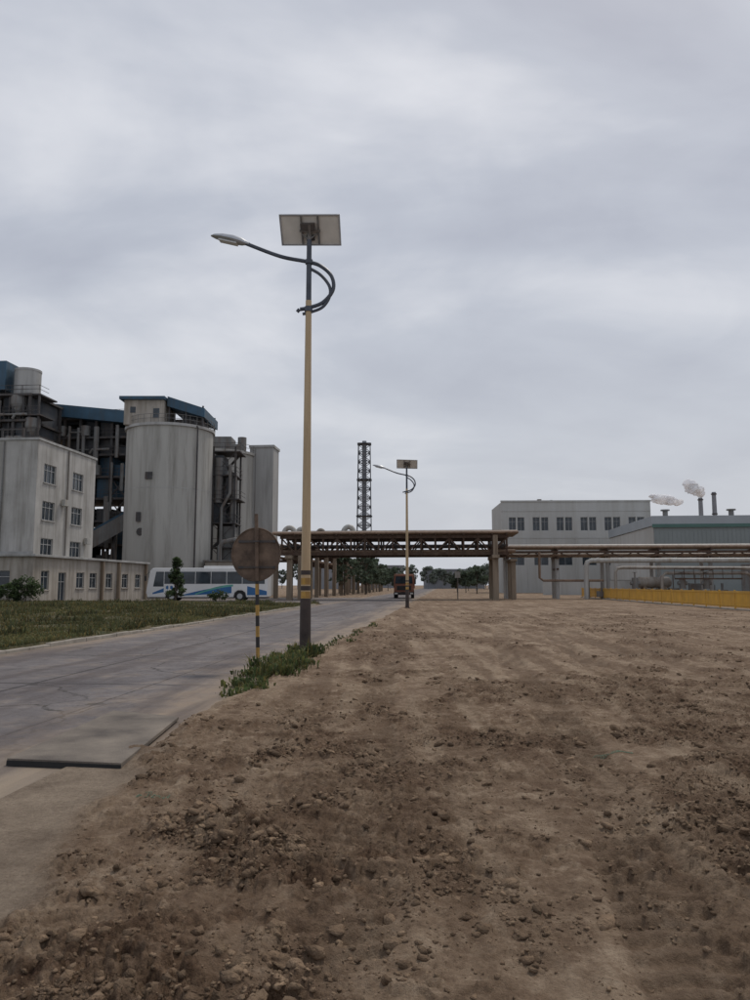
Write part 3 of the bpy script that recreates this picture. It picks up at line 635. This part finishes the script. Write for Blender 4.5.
o=Obj('pump_house',(-19.4,97,0),-TH); facade(o,(-2.6,0,0),0,5.2,4.6,[(.6,1.6,1.4,2.7),(3.2,4.4,.1,2.4)],'annexe',mull=1); w=o.part('shell','annexe'); w.bx(-2.6,2.6,.25,5,0,4.59); w.quad((2.6,0,0),(2.6,.25,0),(2.6,.25,4.6),(2.6,0,4.6)); w.quad((-2.6,.25,0),(-2.6,0,0),(-2.6,0,4.6),(-2.6,.25,4.6)); c=o.part('roof','gsteel'); c.bx(-2.8,2.8,-.3,5.2,4.61,4.8)
q=o.part('duct','gsteel',True); q.tube([(-1,1,4.8),(-1,1,6.6),(-.6,1,7.2),(1,1,7.5),(3.2,1,7.0)],.3,12); o.done()

# ---------------- dark process structures ----------------
def steelwork(name,x,y,W,D,Hs,roof=None,seed=1,bays=4,fill=.5,roofslope=0.,eq=12):
    rg=random.Random(seed); o=Obj(name,(x,y,0),-TH); f=o.part('columns_and_beams','dsteel'); pn=o.part('panels','dpanel'); pg=o.part('grey_equipment','gsteel',True); pb=o.part('blue_panels','blue')
    H=Hs[-1]
    for i in range(bays+1):
        for yy in(0,D): xx=W*i/bays; f.bx(xx-.18,xx+.18,yy-.18,yy+.18,0,H)
    z0=0
    for z in Hs:
        f.bx(-.3,W+.3,-.4,D+.3,z-.3,z); railing(f,[(W*i/(bays*2),-.4) for i in range(bays*2+1)],z,1.1)
        for i in range(bays):
            a=W*i/bays;b_=W*(i+1)/bays
            if rg.random()<fill: (pn if rg.random()<.85 else pb).bx(a+.2,b_-.2,rg.uniform(.2,1.2),D-.3,z0+.05,z-.32-rg.choice([0,0,1.2]))
            elif rg.random()<.7: f.beam((a,0,z0),(b_,0,z-.2),.14); f.beam((b_,0,z0),(a,0,z-.2),.14)
        z0=z
    for i in range(eq):
        xx=rg.uniform(0,W); z=rg.choice(Hs[:-1]); r_=rg.uniform(.12,.5)
        k=rg.random()
        if k<.5: pg.cyl((xx,-.6,max(0,z-rg.uniform(2,6))),(xx,-.6,z+rg.uniform(0,3)),r_,n=10)
        elif k<.8: pg.tube([(xx,-.7,z),(xx+.4,-.7,z+.6),(min(W,xx+3),-.7,z+.6)],r_*.5,8)
        else: pg.cyl((xx,-.2,z+.1),(xx,-.2,z+1.6),.7,.7,14)
    if roof:
        q=o.part('roof','blue'); z=H+2.2
        q.add([(-.9,-1.2,z),(W+1,-1.2,z-roofslope),(W+1,D+1,z-roofslope),(-.9,D+1,z),(-.9,-1.2,z-roof),(W+1,-1.2,z-roofslope-roof),(W+1,D+1,z-roofslope-roof),(-.9,D+1,z-roof)],[(0,1,2,3),(7,6,5,4),(0,4,5,1),(1,5,6,2),(2,6,7,3),(3,7,4,0)])
        for i in range(bays+1):
            for yy in(0,D): f.bx(W*i/bays-.15,W*i/bays+.15,yy-.15,yy+.15,H,z-roof-roofslope*i/bays)
        pn.bx(.5,W*.8,1.5,D-1,H,z-roof-1.0)
    o.done()
steelwork('kiln_structure',-48.6,110,12.2,9,[4,7.5,11,14.3,17.5,20.8,23.4,26.3],1.8,3,5,.82,1.6,34)
steelwork('conveyor_structure',-40,124,14,7,[5,10,15,19.5,22.5],1.0,8,5,.85,.8,22)
steelwork('preheater_tower',-56,101,9.0,8,[5,10,15,20,24.0,27.6],None,5,4,.75,0,24)
o=Obj('preheater_top',(-50,103,0),-TH); a=o.part('drum','slabconc',True); a.cyl((1.2,0,27.6),(1.2,0,31.3),1.75,n=24); a.cyl((1.2,0,26.4),(1.2,0,27.6),1.0,1.75,24); a.cyl((1.2,0,31.3),(1.2,0,31.6),1.8,n=24)
a=o.part('blue_house','blue'); a.bx(-6,-.9,-2,4,28.4,32.5); a=o.part('frame','dsteel'); railing(a,[(.4,-2.5),(2,-2.5),(4.4,-2.5),(4.4,0)],27.7); a.bx(.4,4.6,-2.6,2,27.4,27.6)
for xx in(.2,2.2,4.4): a.bx(xx-.12,xx+.12,-2.5,-2.26,10,27.4)
for zz in(18,21.5,24.5): a.bx(-.5,4.9,-2.9,1,zz,zz+.18); railing(a,[(-.5,-2.9),(1,-2.9),(3,-2.9),(4.9,-2.9)],zz+.18)
a=o.part('cyclones','gsteel',True)
for xx,z in((1.2,26.2),(3.4,23.),(0,20)): a.cyl((xx,-2.0,z),(xx,-2.0,z-2),1.0,.3,16); a.cyl((xx,-2.0,z),(xx,-2.0,z+1.2),1.0,n=16)
o.done()
o=Obj('conveyor_gallery',(0,0,0)); a=o.part('gallery','gsteel')
p0=Vector((-41.5,104,6.5));p1=Vector((-32.5,108,12.8))
a.beam(p0,p1,2.0); b_=o.part('gallery_roof','blue'); b_.beam(p0+Vector((0,0,1.25)),p1+Vector((0,0,1.25)),.5)
c=o.part('trestle','dsteel')
for t in(.1,.5,.9):
    q=p0.lerp(p1,t); c.beam((q.x-.5,q.y,0),(q.x,q.y,q.z-.8),.25); c.beam((q.x+.8,q.y,0),(q.x,q.y,q.z-.8),.25)
o.done()

# ---------------- pipe gantry over the road ----------------
o=Obj('pipe_gantry',(1.9,80,0),-TH); st=o.part('steelwork','rust'); co=o.part('columns','column',bevel=.03); 
zb,zt=4.75,6.55
for yy in(0,3.2,6.4):
    st.bx(-12.2,12.2,yy-.15,yy+.15,zb,zb+.3); st.bx(-12.2,12.2,yy-.15,yy+.15,zt,zt+.3)
    for i in range(17):
        xx=-12+i*1.5; st.bx(xx-.09,xx+.09,yy-.09,yy+.09,zb+.3,zt)
        if i<16: 
            a,b_=((xx,zb+.2),(xx+1.5,zt)) if i%2 else ((xx,zt),(xx+1.5,zb+.2)); st.beam((a[0],yy,a[1]),(b_[0],yy,b_[1]),.14)
for i in range(17):
    xx=-12+i*1.5; st.bx(xx-.08,xx+.08,-.7,7.1,zt+.302,zt+.44); st.bx(xx-.06,xx+.06,.16,6.24,zb+.03,zb+.2)
    if i<16: st.beam((xx,.1,zb+.1),(xx+1.5,3.1,zb+.1),.07); st.beam((xx+1.5,3.3,zb+.1),(xx,6.3,zb+.1),.07)
dk=o.part('cable_trays','dsteel')
for yy in(.6,1.9,4.0,5.4): dk.bx(-12.2,12.2,yy,yy+.7,zb+1.0,zb+1.16)
for xx in(-11.1,10.8,):
    for yy in(0,6.4): co.bx(xx-.3,xx+.3,yy-.3,yy+.3,-.05,zb-.35)
    co.bx(xx-.38,xx+.38,-.9,7.3,zb-.35,zb-.003)
for yy in(0,6.4): co.bx(-10.2,-9.8,yy-.2,yy+.2,-.05,zb-.003)
co.bx(12.5,13.0,1,1.5,-.05,4.1); co.bx(12.5,13.0,5,5.5,-.05,4.1); co.bx(12.4,13.1,.6,6,4.1,4.35)
co.bx(10.55,11.05,-.45,-.17,zb+.003,zt+.29)
pp=o.part('pipes','pipe',True); pt=o.part('tan_pipes','pipetan',True); pw=o.part('white_pipes','pipew',True)
z0=zt+.44
for yy,r_,q in((-.45,.12,pt),(0,.17,pt),(.8,.22,pp),(1.7,.2,pt),(2.6,.24,pp),(3.7,.2,pt),(4.7,.26,pp),(5.8,.22,pt)): q.cyl((-13,yy,z0+r_),(13.2,yy,z0+r_),r_,n=14)
for yy,r_ in((1.0,.16),(2.2,.2),(4.2,.22),(5.3,.16)): pt.cyl((-12.6,yy,zb+.3+r_),(13,yy,zb+.3+r_),r_,n=10)
def loop(mb,x0,x1,y,z,h,r):
    m=(x1-x0)/2; P=[(x0,y,z)]+[(x0+m-m*math.cos(t),y,z+h*math.sin(t)) for t in [math.pi*k/12 for k in range(1,12)]]+[(x1,y,z)]
    mb.tube(P,r,12)
loop(pw,-12.2,-10.9,1.7,z0+.1,.8,.28); loop(pw,-10.9,-9.8,2.6,z0+.1,.75,.26); loop(pw,-6.0,-4.7,4.7,z0+.2,1.0,.3); loop(pp,-8.3,-7.5,.8,z0+.1,.5,.18)
rl=o.part('handrail','rust'); railing(rl,[(-12+1.6*i,7.0) for i in range(16)],z0,.9)
o.done()
o=Obj('pipe_rack',(*xy(-18.2,89),0),-TH); co=o.part('columns','column'); st=o.part('beams','rust'); pp=o.part('pipes','pipe',True); pt=o.part('tan_pipes','pipetan',True)
for i in range(15):
    yy=i*8
    for xx in(-1.8,1.8): co.bx(xx-.25,xx+.25,yy-.25,yy+.25,-.05,5.6)
    st.bx(-2.4,2.4,yy-.2,yy+.2,5.6,5.95); st.bx(-1.55,1.55,yy-.15,yy+.15,4.3,4.6)
for xx in(-2.1,2.1): st.bx(xx-.1,xx+.1,-.5,113,5.955,6.2)
for xx,r_,q in((-1.4,.3,pp),(-.5,.2,pt),(.4,.28,pp),(1.3,.22,pt)): q.cyl((xx,-3,5.95+r_),(xx,113,5.95+r_),r_,n=10)
for xx in(-1,0,1): pt.cyl((xx,-3,4.78),(xx,113,4.78),.17,n=8)
o.done()
o=Obj('pipe_rack',(14.6,86,0),-TH); co=o.part('columns','slabconc',True); st=o.part('beams','rust'); pp=o.part('pipes','pipe',True); pt=o.part('tan_pipes','pipetan',True); pw=o.part('white_pipes','pipew',True)
for i in range(11):
    xx=i*5.6+.5
    for yy in(0,3): co.cyl((xx,yy,-.05),(xx,yy,4.6 if i%2 else 5.4),.22,n=12)
    st.bx(xx-.15,xx+.15,-.8,3.8,4.55,4.8); st.bx(xx-.12,xx+.12,-.8,3.8,5.5,5.7)
    st.bx(xx-.1,xx+.1,-.1,.1,4.8,5.5); st.bx(xx-.1,xx+.1,2.9,3.1,4.8,5.5)
    if i%3==1: st.bx(xx-.12,xx+.12,-.5,3.5,3.3,3.5)
for i in range(21):
    xx=i*2.8+.5; st.beam((xx,-.75,5.3),(xx+1.4,-.75,4.7),.09); st.beam((xx+1.4,-.75,4.7),(xx+2.8,-.75,5.3),.09)
for yy in(-.75,3.75): st.bx(0,60,yy-.08,yy+.08,5.2,5.42)
for yy,r_,q in((-.4,.15,pt),(.3,.24,pp),(1.1,.18,pt),(2,.3,pw),(3,.2,pp)):
    q.cyl((-1.5,yy,5.7+r_),(60,yy,5.7+r_),r_,n=12)
for yy,r_,q in((-.4,.16,pt),(.5,.2,pw),(1.5,.15,pt),(2.5,.22,pp)): q.cyl((-1.5,yy,4.8+r_),(60,yy,4.8+r_),r_,n=12)
pw.tube([(9,-1.6,0),(9,-1.6,3.6),(9.15,-1.6,4.1),(9.6,-1.6,4.3),(24,-1.6,4.3),(60,-1.6,4.3)],.27,14)
pp.tube([(12,-2.4,0),(12,-2.4,3.0),(12.2,-2.4,3.4),(12.7,-2.4,3.5),(30,-2.4,3.4)],.17,12)
pp.tube([(17,-2.1,0),(17,-2.1,2.5),(17.4,-2.1,2.9),(26,-2.1,2.9),(26.4,-2.1,2.5),(26.4,-2.1,0)],.18,12)
pt.tube([(4,-1,5.3),(4,-1,2.4),(4.4,-1,2.1),(11,-1,2.1)],.14,10)
st.bx(18,25,-3.4,-3.2,2.2,2.35); railing(st,[(18+i,-3.3) for i in range(8)],2.35,1.0)
rq=random.Random(4); gs=o.part('small_equipment','gsteel',True)
for i in range(26):
    xx=rq.uniform(8,52); yy=rq.uniform(-2,4); h=rq.uniform(1.5,4.5)
    gs.cyl((xx,yy,0),(xx,yy,h),rq.uniform(.05,.14),n=8)
    if rq.random()<.5: gs.bx(xx-.5,xx+.5,yy-.4,yy+.4,0.3,rq.uniform(.9,1.8))
vv=o.part('valves','gsteel',True)
for xx in(14,19,21.5,28.5,33): vv.cyl((xx,-2.6,1.2),(xx,-2.6,2.4),.35,n=12); vv.cyl((xx-.5,-2.6,1.8),(xx+.5,-2.6,1.8),.22,n=10); vv.cyl((xx,-2.6,2.4),(xx,-2.6,3.0),.07); vv.cyl((xx,-2.6,2.95),(xx,-2.6,3.0),.28,n=14)
pw.cyl((16,-2,0),(16,-2,1.2),.3)
o.done()
o=Obj('storage_tank',(31,84,0)); a=o.part('shell','pipe',True); a.cyl((-1.6,0,1.9),(1.6,0,1.9),.62,n=24); a.tube([(-1.6,0,1.9),(-1.85,0,1.9),(-2.0,0,1.9)],[.62,.48,.1],24); a.tube([(1.6,0,1.9),(1.85,0,1.9),(2.0,0,1.9)],[.62,.48,.1],24); b_=o.part('saddles','column'); b_.bx(-1.3,-.9,-.5,.5,0,1.45); b_.bx(.9,1.3,-.5,.5,0,1.45); o.done()

# ---------------- lattice chimney ----------------
o=Obj('lattice_chimney',(-3.6,250,0)); f=o.part('lattice','haze'); H=49; 
def hw(z): return 2.6-.65*z/H
nl=16
for i in range(nl):
    z0=H*i/nl;z1=H*(i+1)/nl;a=hw(z0);b_=hw(z1)
    C0=[(-a,-a),(a,-a),(a,a),(-a,a)];C1=[(-b_,-b_),(b_,-b_),(b_,b_),(-b_,b_)]
    for k in range(4):
        k2=(k+1)%4
        f.beam((*C0[k],z0),(*C1[k],z1),.32); f.beam((*C1[k],z1),(*C1[k2],z1),.24)
        f.beam((*C0[k],z0),(*C1[k2],z1),.2); f.beam((*C0[k2],z0),(*C1[k],z1),.2)
    if i%4==3: f.bx(-b_-.4,b_+.4,-b_-.4,b_+.4,z1-.1,z1)
q=o.part('flue','stack',True); q.cyl((0,0,0),(0,0,H+1.0),.75,n=16); o.done()

# ---------------- right buildings ----------------
o=Obj('workshop_building',(25.4,150,0),math.radians(-2)); ops=[]
for i in range(6):
    c_=3.0+i*4.75; ops+=[(c_-1.55,c_-.15,12.4,15.1),(c_+.15,c_+1.55,12.4,15.1),(c_-1.4,c_+1.4,5.5,8.2)]
facade(o,(0,0,0),0,29.6,18.2,ops,'wbld',mull=1,depth=.25,sill=False)
w=o.part('shell','wbld'); w.quad((0,16,0),(0,0,0),(0,0,18.2),(0,16,18.2)); w.quad((29.6,0,0),(29.6,16,0),(29.6,16,18.2),(29.6,0,18.2)); w.quad((0,0,17.6),(29.6,0,17.6),(29.6,16,17.6),(0,16,17.6)); w.quad((29.6,16,0),(0,16,0),(0,16,18.2),(29.6,16,18.2))
c=o.part('coping','wbld'); c.bx(-.15,29.75,-.15,.2,18.2,18.5); c.bx(.003,29.597,-.07,-.003,10.9,11.1); c.bx(.003,29.597,-.07,-.003,16.3,16.5)
for i in range(7): c.bx(.35+i*4.8-.2,.35+i*4.8+.2,-.12,-.003,0,10.85)
v=o.part('roof_vents','gsteel'); v.bx(8,8.8,4,4.8,17.6,19.2); v.cyl((11,5,17.6),(11,5,19.1),.3); v.bx(17,18.6,4,5,17.6,18.9)
o.done()
o=Obj('warehouse',(41,110,0),-TH); a=o.part('walls','shedw'); 
a.bx(0,60,0,29,0,10.2)
b_=o.part('side_cladding','wbld'); b_.bx(-.12,-.003,0.1,29,0.2,10.2)
c=o.part('parapet','shedr'); c.bx(-.3,60.2,-.25,29.2,10.25,11.7)
c=o.part('green_stripe','green'); c.bx(-.32,60.2,-.30,-.253,10.0,10.5); 
g=o.part('strip_windows','glass'); g.bx(3,57,-.04,-.003,5.0,6.6)
f=o.part('window_mullions','frame')
for i in range(28): f.bx(3+i*2-.05,3+i*2+.05,-.07,-.041,5.0,6.6)
rb=o.part('cladding_ribs','shedw')
for i in range(100): rb.bx(.2+i*.6,.27+i*.6,-.03,-.0035,6.7,9.9)
g=o.part('roller_door','gsteel'); g.bx(12,17,-.06,-.004,0,4.6)
f=o.part('roof_vents','gsteel',True)
for xx in(4,14): f.cyl((xx,8,11.5),(xx,8,13.2),.4); f.cyl((xx,8,13.2),(xx,8,13.4),.7)
o.done()
o=Obj('boundary_wall',(26.5,119,0),-TH); a=o.part('wall','wbld'); a.bx(0,30,0,.3,0,2.3); a=o.part('coping','slabconc'); a.bx(-.05,30.05,-.06,.36,2.3,2.42); a=o.part('piers','wbld')
for i in range(11): a.bx(i*3-.02,i*3+.4,-.1,-.003,0,2.28)
o.done()
o=Obj('distant_plant',(0,0,0)); a=o.part('blocks','stack')
for x_,y_,w_,h_ in((-30,300,22,10),(22,330,26,8),(-2,420,18,12),(70,300,40,13)): a.bx(x_,x_+w_,y_,y_+12,0,h_); a.bx(x_-.4,x_+w_+.4,y_-.4,y_+12.4,h_,h_+.6)
o.done()
for X_,hh in((131,36.5),(136.5,38.8)):
    o=Obj('chimney_stack',(X_,300,0)); a=o.part('shaft','stack',True); a.cyl((0,0,0),(0,0,hh),1.2,.8,16); a=o.part('rings','dsteel',True)
    for z in(hh-1,hh-9): a.cyl((0,0,z),(0,0,z+.4),1.1,n=16)
    o.done()
# steam: billowing white bodies, broken up by a noise-driven coverage
sm=bpy.data.materials.new('steam_vapour'); sm.use_nodes=True; q=sm.node_tree; q.nodes.clear()
df=N(q,'ShaderNodeBsdfDiffuse'); df.inputs[0].default_value=(.97,.97,.98,1); tl=N(q,'ShaderNodeBsdfTranslucent'); tl.inputs[0].default_value=(.97,.97,.98,1); tp=N(q,'ShaderNodeBsdfTransparent')
m1=N(q,'ShaderNodeMixShader'); m1.inputs[0].default_value=.35; q.links.new(df.outputs[0],m1.inputs[1]); q.links.new(tl.outputs[0],m1.inputs[2])
nz=N(q,'ShaderNodeTexNoise'); nz.inputs['Scale'].default_value=.5; nz.inputs['Detail'].default_value=5; tc_=N(q,'ShaderNodeTexCoord'); q.links.new(tc_.outputs['Object'],nz.inputs[0])
mr=N(q,'ShaderNodeMapRange'); mr.inputs[1].default_value=.36; mr.inputs[2].default_value=.56; mr.inputs[3].default_value=.12; mr.inputs[4].default_value=.92; q.links.new(nz.outputs[0],mr.inputs[0])
m2_=N(q,'ShaderNodeMixShader'); q.links.new(mr.outputs[0],m2_.inputs[0]); q.links.new(tp.outputs[0],m2_.inputs[1]); q.links.new(m1.outputs[0],m2_.inputs[2]); ou=N(q,'ShaderNodeOutputMaterial'); q.links.new(m2_.outputs[0],ou.inputs[0])
def steam(x,y,z,dx,dz,n,r0):
    rg=np.random.default_rng(int(x)); V0,F0=ico(3); Vs=[];Fs=[]
    for i in range(n):
        t=(i+.5)/n; rad=r0*(.45+.9*math.sin(min(1,t+.12)*2.7))*rg.uniform(.7,1.05)
        c=np.array([dx*t,0,dz*t**.7])+rg.normal(0,.14*rad,3)
        lum=1+.16*np.sin(V0@(rg.normal(size=(3,))*3))+.12*np.sin(V0@(rg.normal(size=(3,))*6)+1)
        Vs.append(V0*(rad*lum)[:,None]*np.array([1.3,1,.75])+c); Fs.append(F0+i*len(V0))
    e=bpy.data.objects.new('steam_plume',None); e.location=(x,y,z); scene.collection.objects.link(e)
    l=npmesh('vapour',np.concatenate(Vs),np.concatenate(Fs),sm,smooth=True); l.parent=e
steam(131,300,37.2,-5.5,6.0,5,2.1); steam(123,300,34.2,-12,3.2,6,2.0)

# ---------------- yellow fence ----------------
o=Obj('yellow_fence',(20.6,20,0),0); d=Vector((26.0-20.6,95-20,0)); Ln=d.length; o.e.rotation_euler=(0,0,math.atan2(d.y,d.x))
f=o.part('pickets','fence'); rl=o.part('rails','fence'); ps=o.part('posts','fence',bevel=.01); kb=o.part('plinth','kerb')
n=int(Ln/.15)
for i in range(n): x_=.06+i*.15; f.bx(x_,x_+.10,-.015,.015,.22,1.17)
for z in(.3,1.1): rl.bx(0,Ln,.018,.055,z,z+.06)
rl.bx(0,Ln,-.03,.03,1.175,1.23)
i=0
while i*2.5<Ln: ps.bx(i*2.5-.05,i*2.5+.05,-.05,.05,.13,1.29); i+=1
kb.bx(0,Ln,-.15,.15,-.1,.128); o.done()

# ---------------- bus ----------------
o=Obj('coach_bus',(-16.6,76,0),math.radians(0)); 
prof=[(-5.95,.38),(-6.05,1.0),(-5.98,1.6),(-5.72,3.0),(-5.45,3.28),(5.8,3.3),(5.98,3.05),(6.0,.42),(3.85,.38),(3.75,.85),(3.45,1.06),(3.0,1.06),(2.7,.85),(2.6,.38),(-2.9,.38),(-3.0,.85),(-3.3,1.06),(-3.75,1.06),(-4.05,.85),(-4.15,.38)]
a=o.part('body','busw',True,.07); a.prism(prof,-1.25,1.25)
g=o.part('side_windows','glass',bevel=.01)
for sy in(-1,1):
    y0,y1=(-1.262,-1.252) if sy<0 else (1.252,1.262)
    xs=[-5.35,-4.3,-2.75,-1.2,.35,1.9,3.45,4.8,5.7]
    for i in range(len(xs)-1):
        a0,a1=xs[i]+.03,xs[i+1]-.03
        z1=2.92; zl=1.72 if i else 1.45
        g.prism([(a0+(-.05 if i==0 else 0),zl),(a1,zl),(a1,z1),(a0+(.22 if i==0 else 0),z1)],y0,y1)
g=o.part('windshield','glass'); g.add([(-6.012,-1.1,1.5),(-6.012,1.1,1.5),(-5.75,1.05,2.98),(-5.75,-1.05,2.98)],[(0,1,2,3)]); 
wv=o.part('livery_blue','busb'); wg=o.part('livery_green','busg')
def wave(mb,x0,x1,f0,f1,y):
    n=20; P=[(x0+(x1-x0)*i/n) for i in range(n+1)]
    for i in range(n):
        u0,u1=i/n,(i+1)/n; mb.quad((P[i],y,f0(u0)),(P[i+1],y,f0(u1)),(P[i+1],y,f1(u1)),(P[i],y,f1(u0)))
for y in(-1.2535,):
    wave(wv,-2.6,2.4,lambda u:.55+.25*u,lambda u:.6+.85*math.sin(u*1.5),y); wave(wg,-1.2,2.55,lambda u:.6+.95*math.sin(u*1.4)*.9+.02,lambda u:.75+1.0*math.sin(u*1.5)*.9,y-.002)
    wave(wv,3.95,5.9,lambda u:.6,lambda u:1.5-.5*u,y); wave(wv,-5.4,-4.3,lambda u:.7+.2*u,lambda u:.85+.45*u,y)
    for i in range(4): wv.bx(-4.1+i*.42,-3.85+i*.42,y-.002,y,1.22,1.5); 
    for i in range(4): wv.bx(-3.98+i*.42,-3.92+i*.42,y-.004,y-.0021,1.16,1.56)
t=o.part('wheels','tyre',True); hb=o.part('hubs','alu',True)
for xx in(-3.53,3.22):
    for yy in(-1,1): t.cyl((xx,yy*1.2,.5),(xx,yy*.9,.5),.5,n=28); hb.cyl((xx,yy*1.21,.5),(xx,yy*1.1,.5),.27,n=18)
a=o.part('roof_ac','busw',bevel=.05); a.bx(-.5,2.6,-.8,.8,3.3,3.5); a=o.part('lights_and_trim','lampg'); 
for yy in(-.9,.9): a.bx(-6.09,-6.0,yy-.2,yy+.2,.75,.98)
a=o.part('mirrors','blackp',bevel=.02)
for yy in(-1.45,1.45): a.bx(-6.15,-6.0,yy-.12,yy+.12,2.0,2.5); a.beam((-6.07,yy,2.5),(-5.8,yy*.8,2.9),.05)
a=o.part('underbody','blackp'); a.bx(-5.7,5.8,-1.1,1.1,.3,.5)
a=o.part('wheel_wells','blackp'); a.bx(-4.1,-2.95,-1.15,1.15,.5,1.04); a.bx(2.65,3.8,-1.15,1.15,.5,1.04)
o.done()

# ---------------- truck ----------------
tx,ty=xy(-4.75,91); o=Obj('dump_truck',(tx,ty,0),-TH+math.radians(2))
a=o.part('cab','orange',True,.05); a.add([(-1.2,0,.75),(1.2,0,.75),(1.2,2,.75),(-1.2,2,.75),(-1.2,0.02,1.7),(1.2,.02,1.7),(-1.12,.25,2.85),(1.12,.25,2.85),(1.12,2,2.85),(-1.12,2,2.85)],[(3,2,1,0),(0,1,5,4),(4,5,7,6),(6,7,8,9),(0,4,6,9,3),(1,2,8,7,5),(2,3,9,8)])
a=o.part('dump_body','orange',bevel=.03); a.bx(-1.24,1.24,2.3,7.2,1.25,2.75)
for i in range(6): a.bx(-1.3,1.3,2.5+i*.9,2.6+i*.9,1.2,2.8)
a.bx(-1.25,1.25,1.7,2.3,2.86,2.96)
g=o.part('windscreen','glass'); g.quad((-1.05,-.0,1.78),(1.05,0,1.78),(.98,.2,2.65),(-.98,.2,2.65)); 
for sx_ in(-1,1): g.quad((sx_*1.195,.35,1.8),(sx_*1.195,1.5,1.8),(sx_*1.15,1.45,2.6),(sx_*1.15,.45,2.6))
b_=o.part('grille_and_bumper','blackp',bevel=.02); b_.bx(-.85,.85,-.04,-.003,.98,1.5); b_.bx(-1.22,1.22,-.2,.1,.42,.74); b_.bx(-.45,.45,1.9,7,.7,1.1)
l=o.part('headlights','lampg',bevel=.01); l.bx(-1.1,-.75,-.23,-.203,.5,.68); l.bx(.75,1.1,-.23,-.203,.5,.68)
m_=o.part('mirrors','blackp',bevel=.01); m_.bx(-1.45,-1.28,.1,.2,1.7,2.3); m_.bx(1.28,1.45,.1,.2,1.7,2.3); m_.beam((-1.36,.15,2.3),(-1.1,.3,2.7),.04); m_.beam((1.36,.15,2.3),(1.1,.3,2.7),.04)
t=o.part('wheels','tyre',True)
for yy in(.9,4.6,5.9):
    for sx_ in(-1,1): t.cyl((sx_*1.22,yy,.5),(sx_*.85,yy,.5),.5,n=22)
o.done()
o=Obj('utility_post',(9.2,84,0)); a=o.part('post','gsteel',True); a.cyl((0,0,0),(0,0,3.2),.06); b_=o.part('plate','pipew'); b_.bx(-.3,.3,-.08,-.06,2.4,3.1); o.done()

# ---------------- world ----------------
w=bpy.data.worlds.new('World'); scene.world=w; w.use_nodes=True; nt=w.node_tree; L=nt.links; bg=nt.nodes['Background']
EL,RO=math.radians(58),math.radians(35)
sky=N(nt,'ShaderNodeTexSky',sky_type='NISHITA'); sky.sun_disc=False; sky.sun_elevation=EL; sky.sun_rotation=RO; sky.air_density=1.5; sky.dust_density=4
tc=N(nt,'ShaderNodeTexCoord'); sx=N(nt,'ShaderNodeSeparateXYZ'); L.new(tc.outputs['Generated'],sx.inputs[0])
zz=mth('ADD',mth('MAXIMUM',sx.outputs[2],0),.30)
cv=N(nt,'ShaderNodeCombineXYZ'); L.new(mth('DIVIDE',sx.outputs[0],zz),cv.inputs[0]); L.new(mth('DIVIDE',sx.outputs[1],zz),cv.inputs[1])
def cloud(rot,sc,loc,s_,det,ro,dist):
    mp=N(nt,'ShaderNodeMapping'); mp.inputs['Rotation'].default_value=(0,0,math.radians(rot)); mp.inputs['Scale'].default_value=sc; mp.inputs['Location'].default_value=loc; L.new(cv.outputs[0],mp.inputs[0])
    n1=N(nt,'ShaderNodeTexNoise'); n1.inputs['Scale'].default_value=s_; n1.inputs['Detail'].default_value=det; n1.inputs['Roughness'].default_value=ro; n1.inputs['Distortion'].default_value=dist; L.new(mp.outputs[0],n1.inputs['Vector']); return n1.outputs['Fac']
c1=cloud(50,(.7,1.3,1),(.3,2.1,0),1.1,6,.5,.6); c2=cloud(-20,(1,1.1,1),(4.3,1.1,0),2.8,5,.52,.4)
cc=mth('ADD',mth('MULTIPLY',c1,.72),mth('MULTIPLY',c2,.28))
r1=N(nt,'ShaderNodeValToRGB'); e=r1.color_ramp.elements; e[0].position=.39;e[1].position=.62; e[0].color=(.41,.435,.515,1); e[1].color=(.73,.745,.795,1)
em=r1.color_ramp.elements.new(.50); em.color=(.51,.54,.615,1); L.new(cc,r1.inputs[0])
hz=N(nt,'ShaderNodeMapRange'); hz.inputs[1].default_value=.0; hz.inputs[2].default_value=.42; hz.inputs[3].default_value=.85; hz.inputs[4].default_value=0; L.new(sx.outputs[2],hz.inputs[0])
mh=N(nt,'ShaderNodeMix',data_type='RGBA'); L.new(hz.outputs[0],mh.inputs[0]); L.new(r1.outputs[0],mh.inputs[6]); mh.inputs[7].default_value=(.62,.645,.70,1)
sc10=N(nt,'ShaderNodeMix',data_type='RGBA',blend_type='MULTIPLY'); sc10.inputs[0].default_value=1; sc10.clamp_result=False; L.new(mh.outputs[2],sc10.inputs[6]); sc10.inputs[7].default_value=(10,10,10,1)
ms=N(nt,'ShaderNodeMix',data_type='RGBA'); ms.inputs[0].default_value=.92; L.new(sky.outputs[0],ms.inputs[6]); L.new(sc10.outputs[2],ms.inputs[7])
L.new(ms.outputs[2],bg.inputs['Color']); bg.inputs['Strength'].default_value=.1

sl=bpy.data.lights.new('sun','SUN'); sl.energy=1.5; sl.angle=math.radians(10); sl.color=(1,.93,.84)
so=bpy.data.objects.new('sun',sl); scene.collection.objects.link(so)
dv=Vector((math.sin(RO)*math.cos(EL),math.cos(RO)*math.cos(EL),math.sin(EL)))
so.rotation_euler=dv.to_track_quat('Z','Y').to_euler(); so.location=(20,20,60)

cam=bpy.data.cameras.new('camera'); cam.sensor_fit='VERTICAL'; cam.sensor_height=36; cam.lens=27; cam.clip_end=6000; cam.clip_start=.05
co=bpy.data.objects.new('camera',cam); scene.collection.objects.link(co); co.location=(0,0,1.6); co.rotation_euler=(math.radians(90+6.47),0,0); scene.camera=co
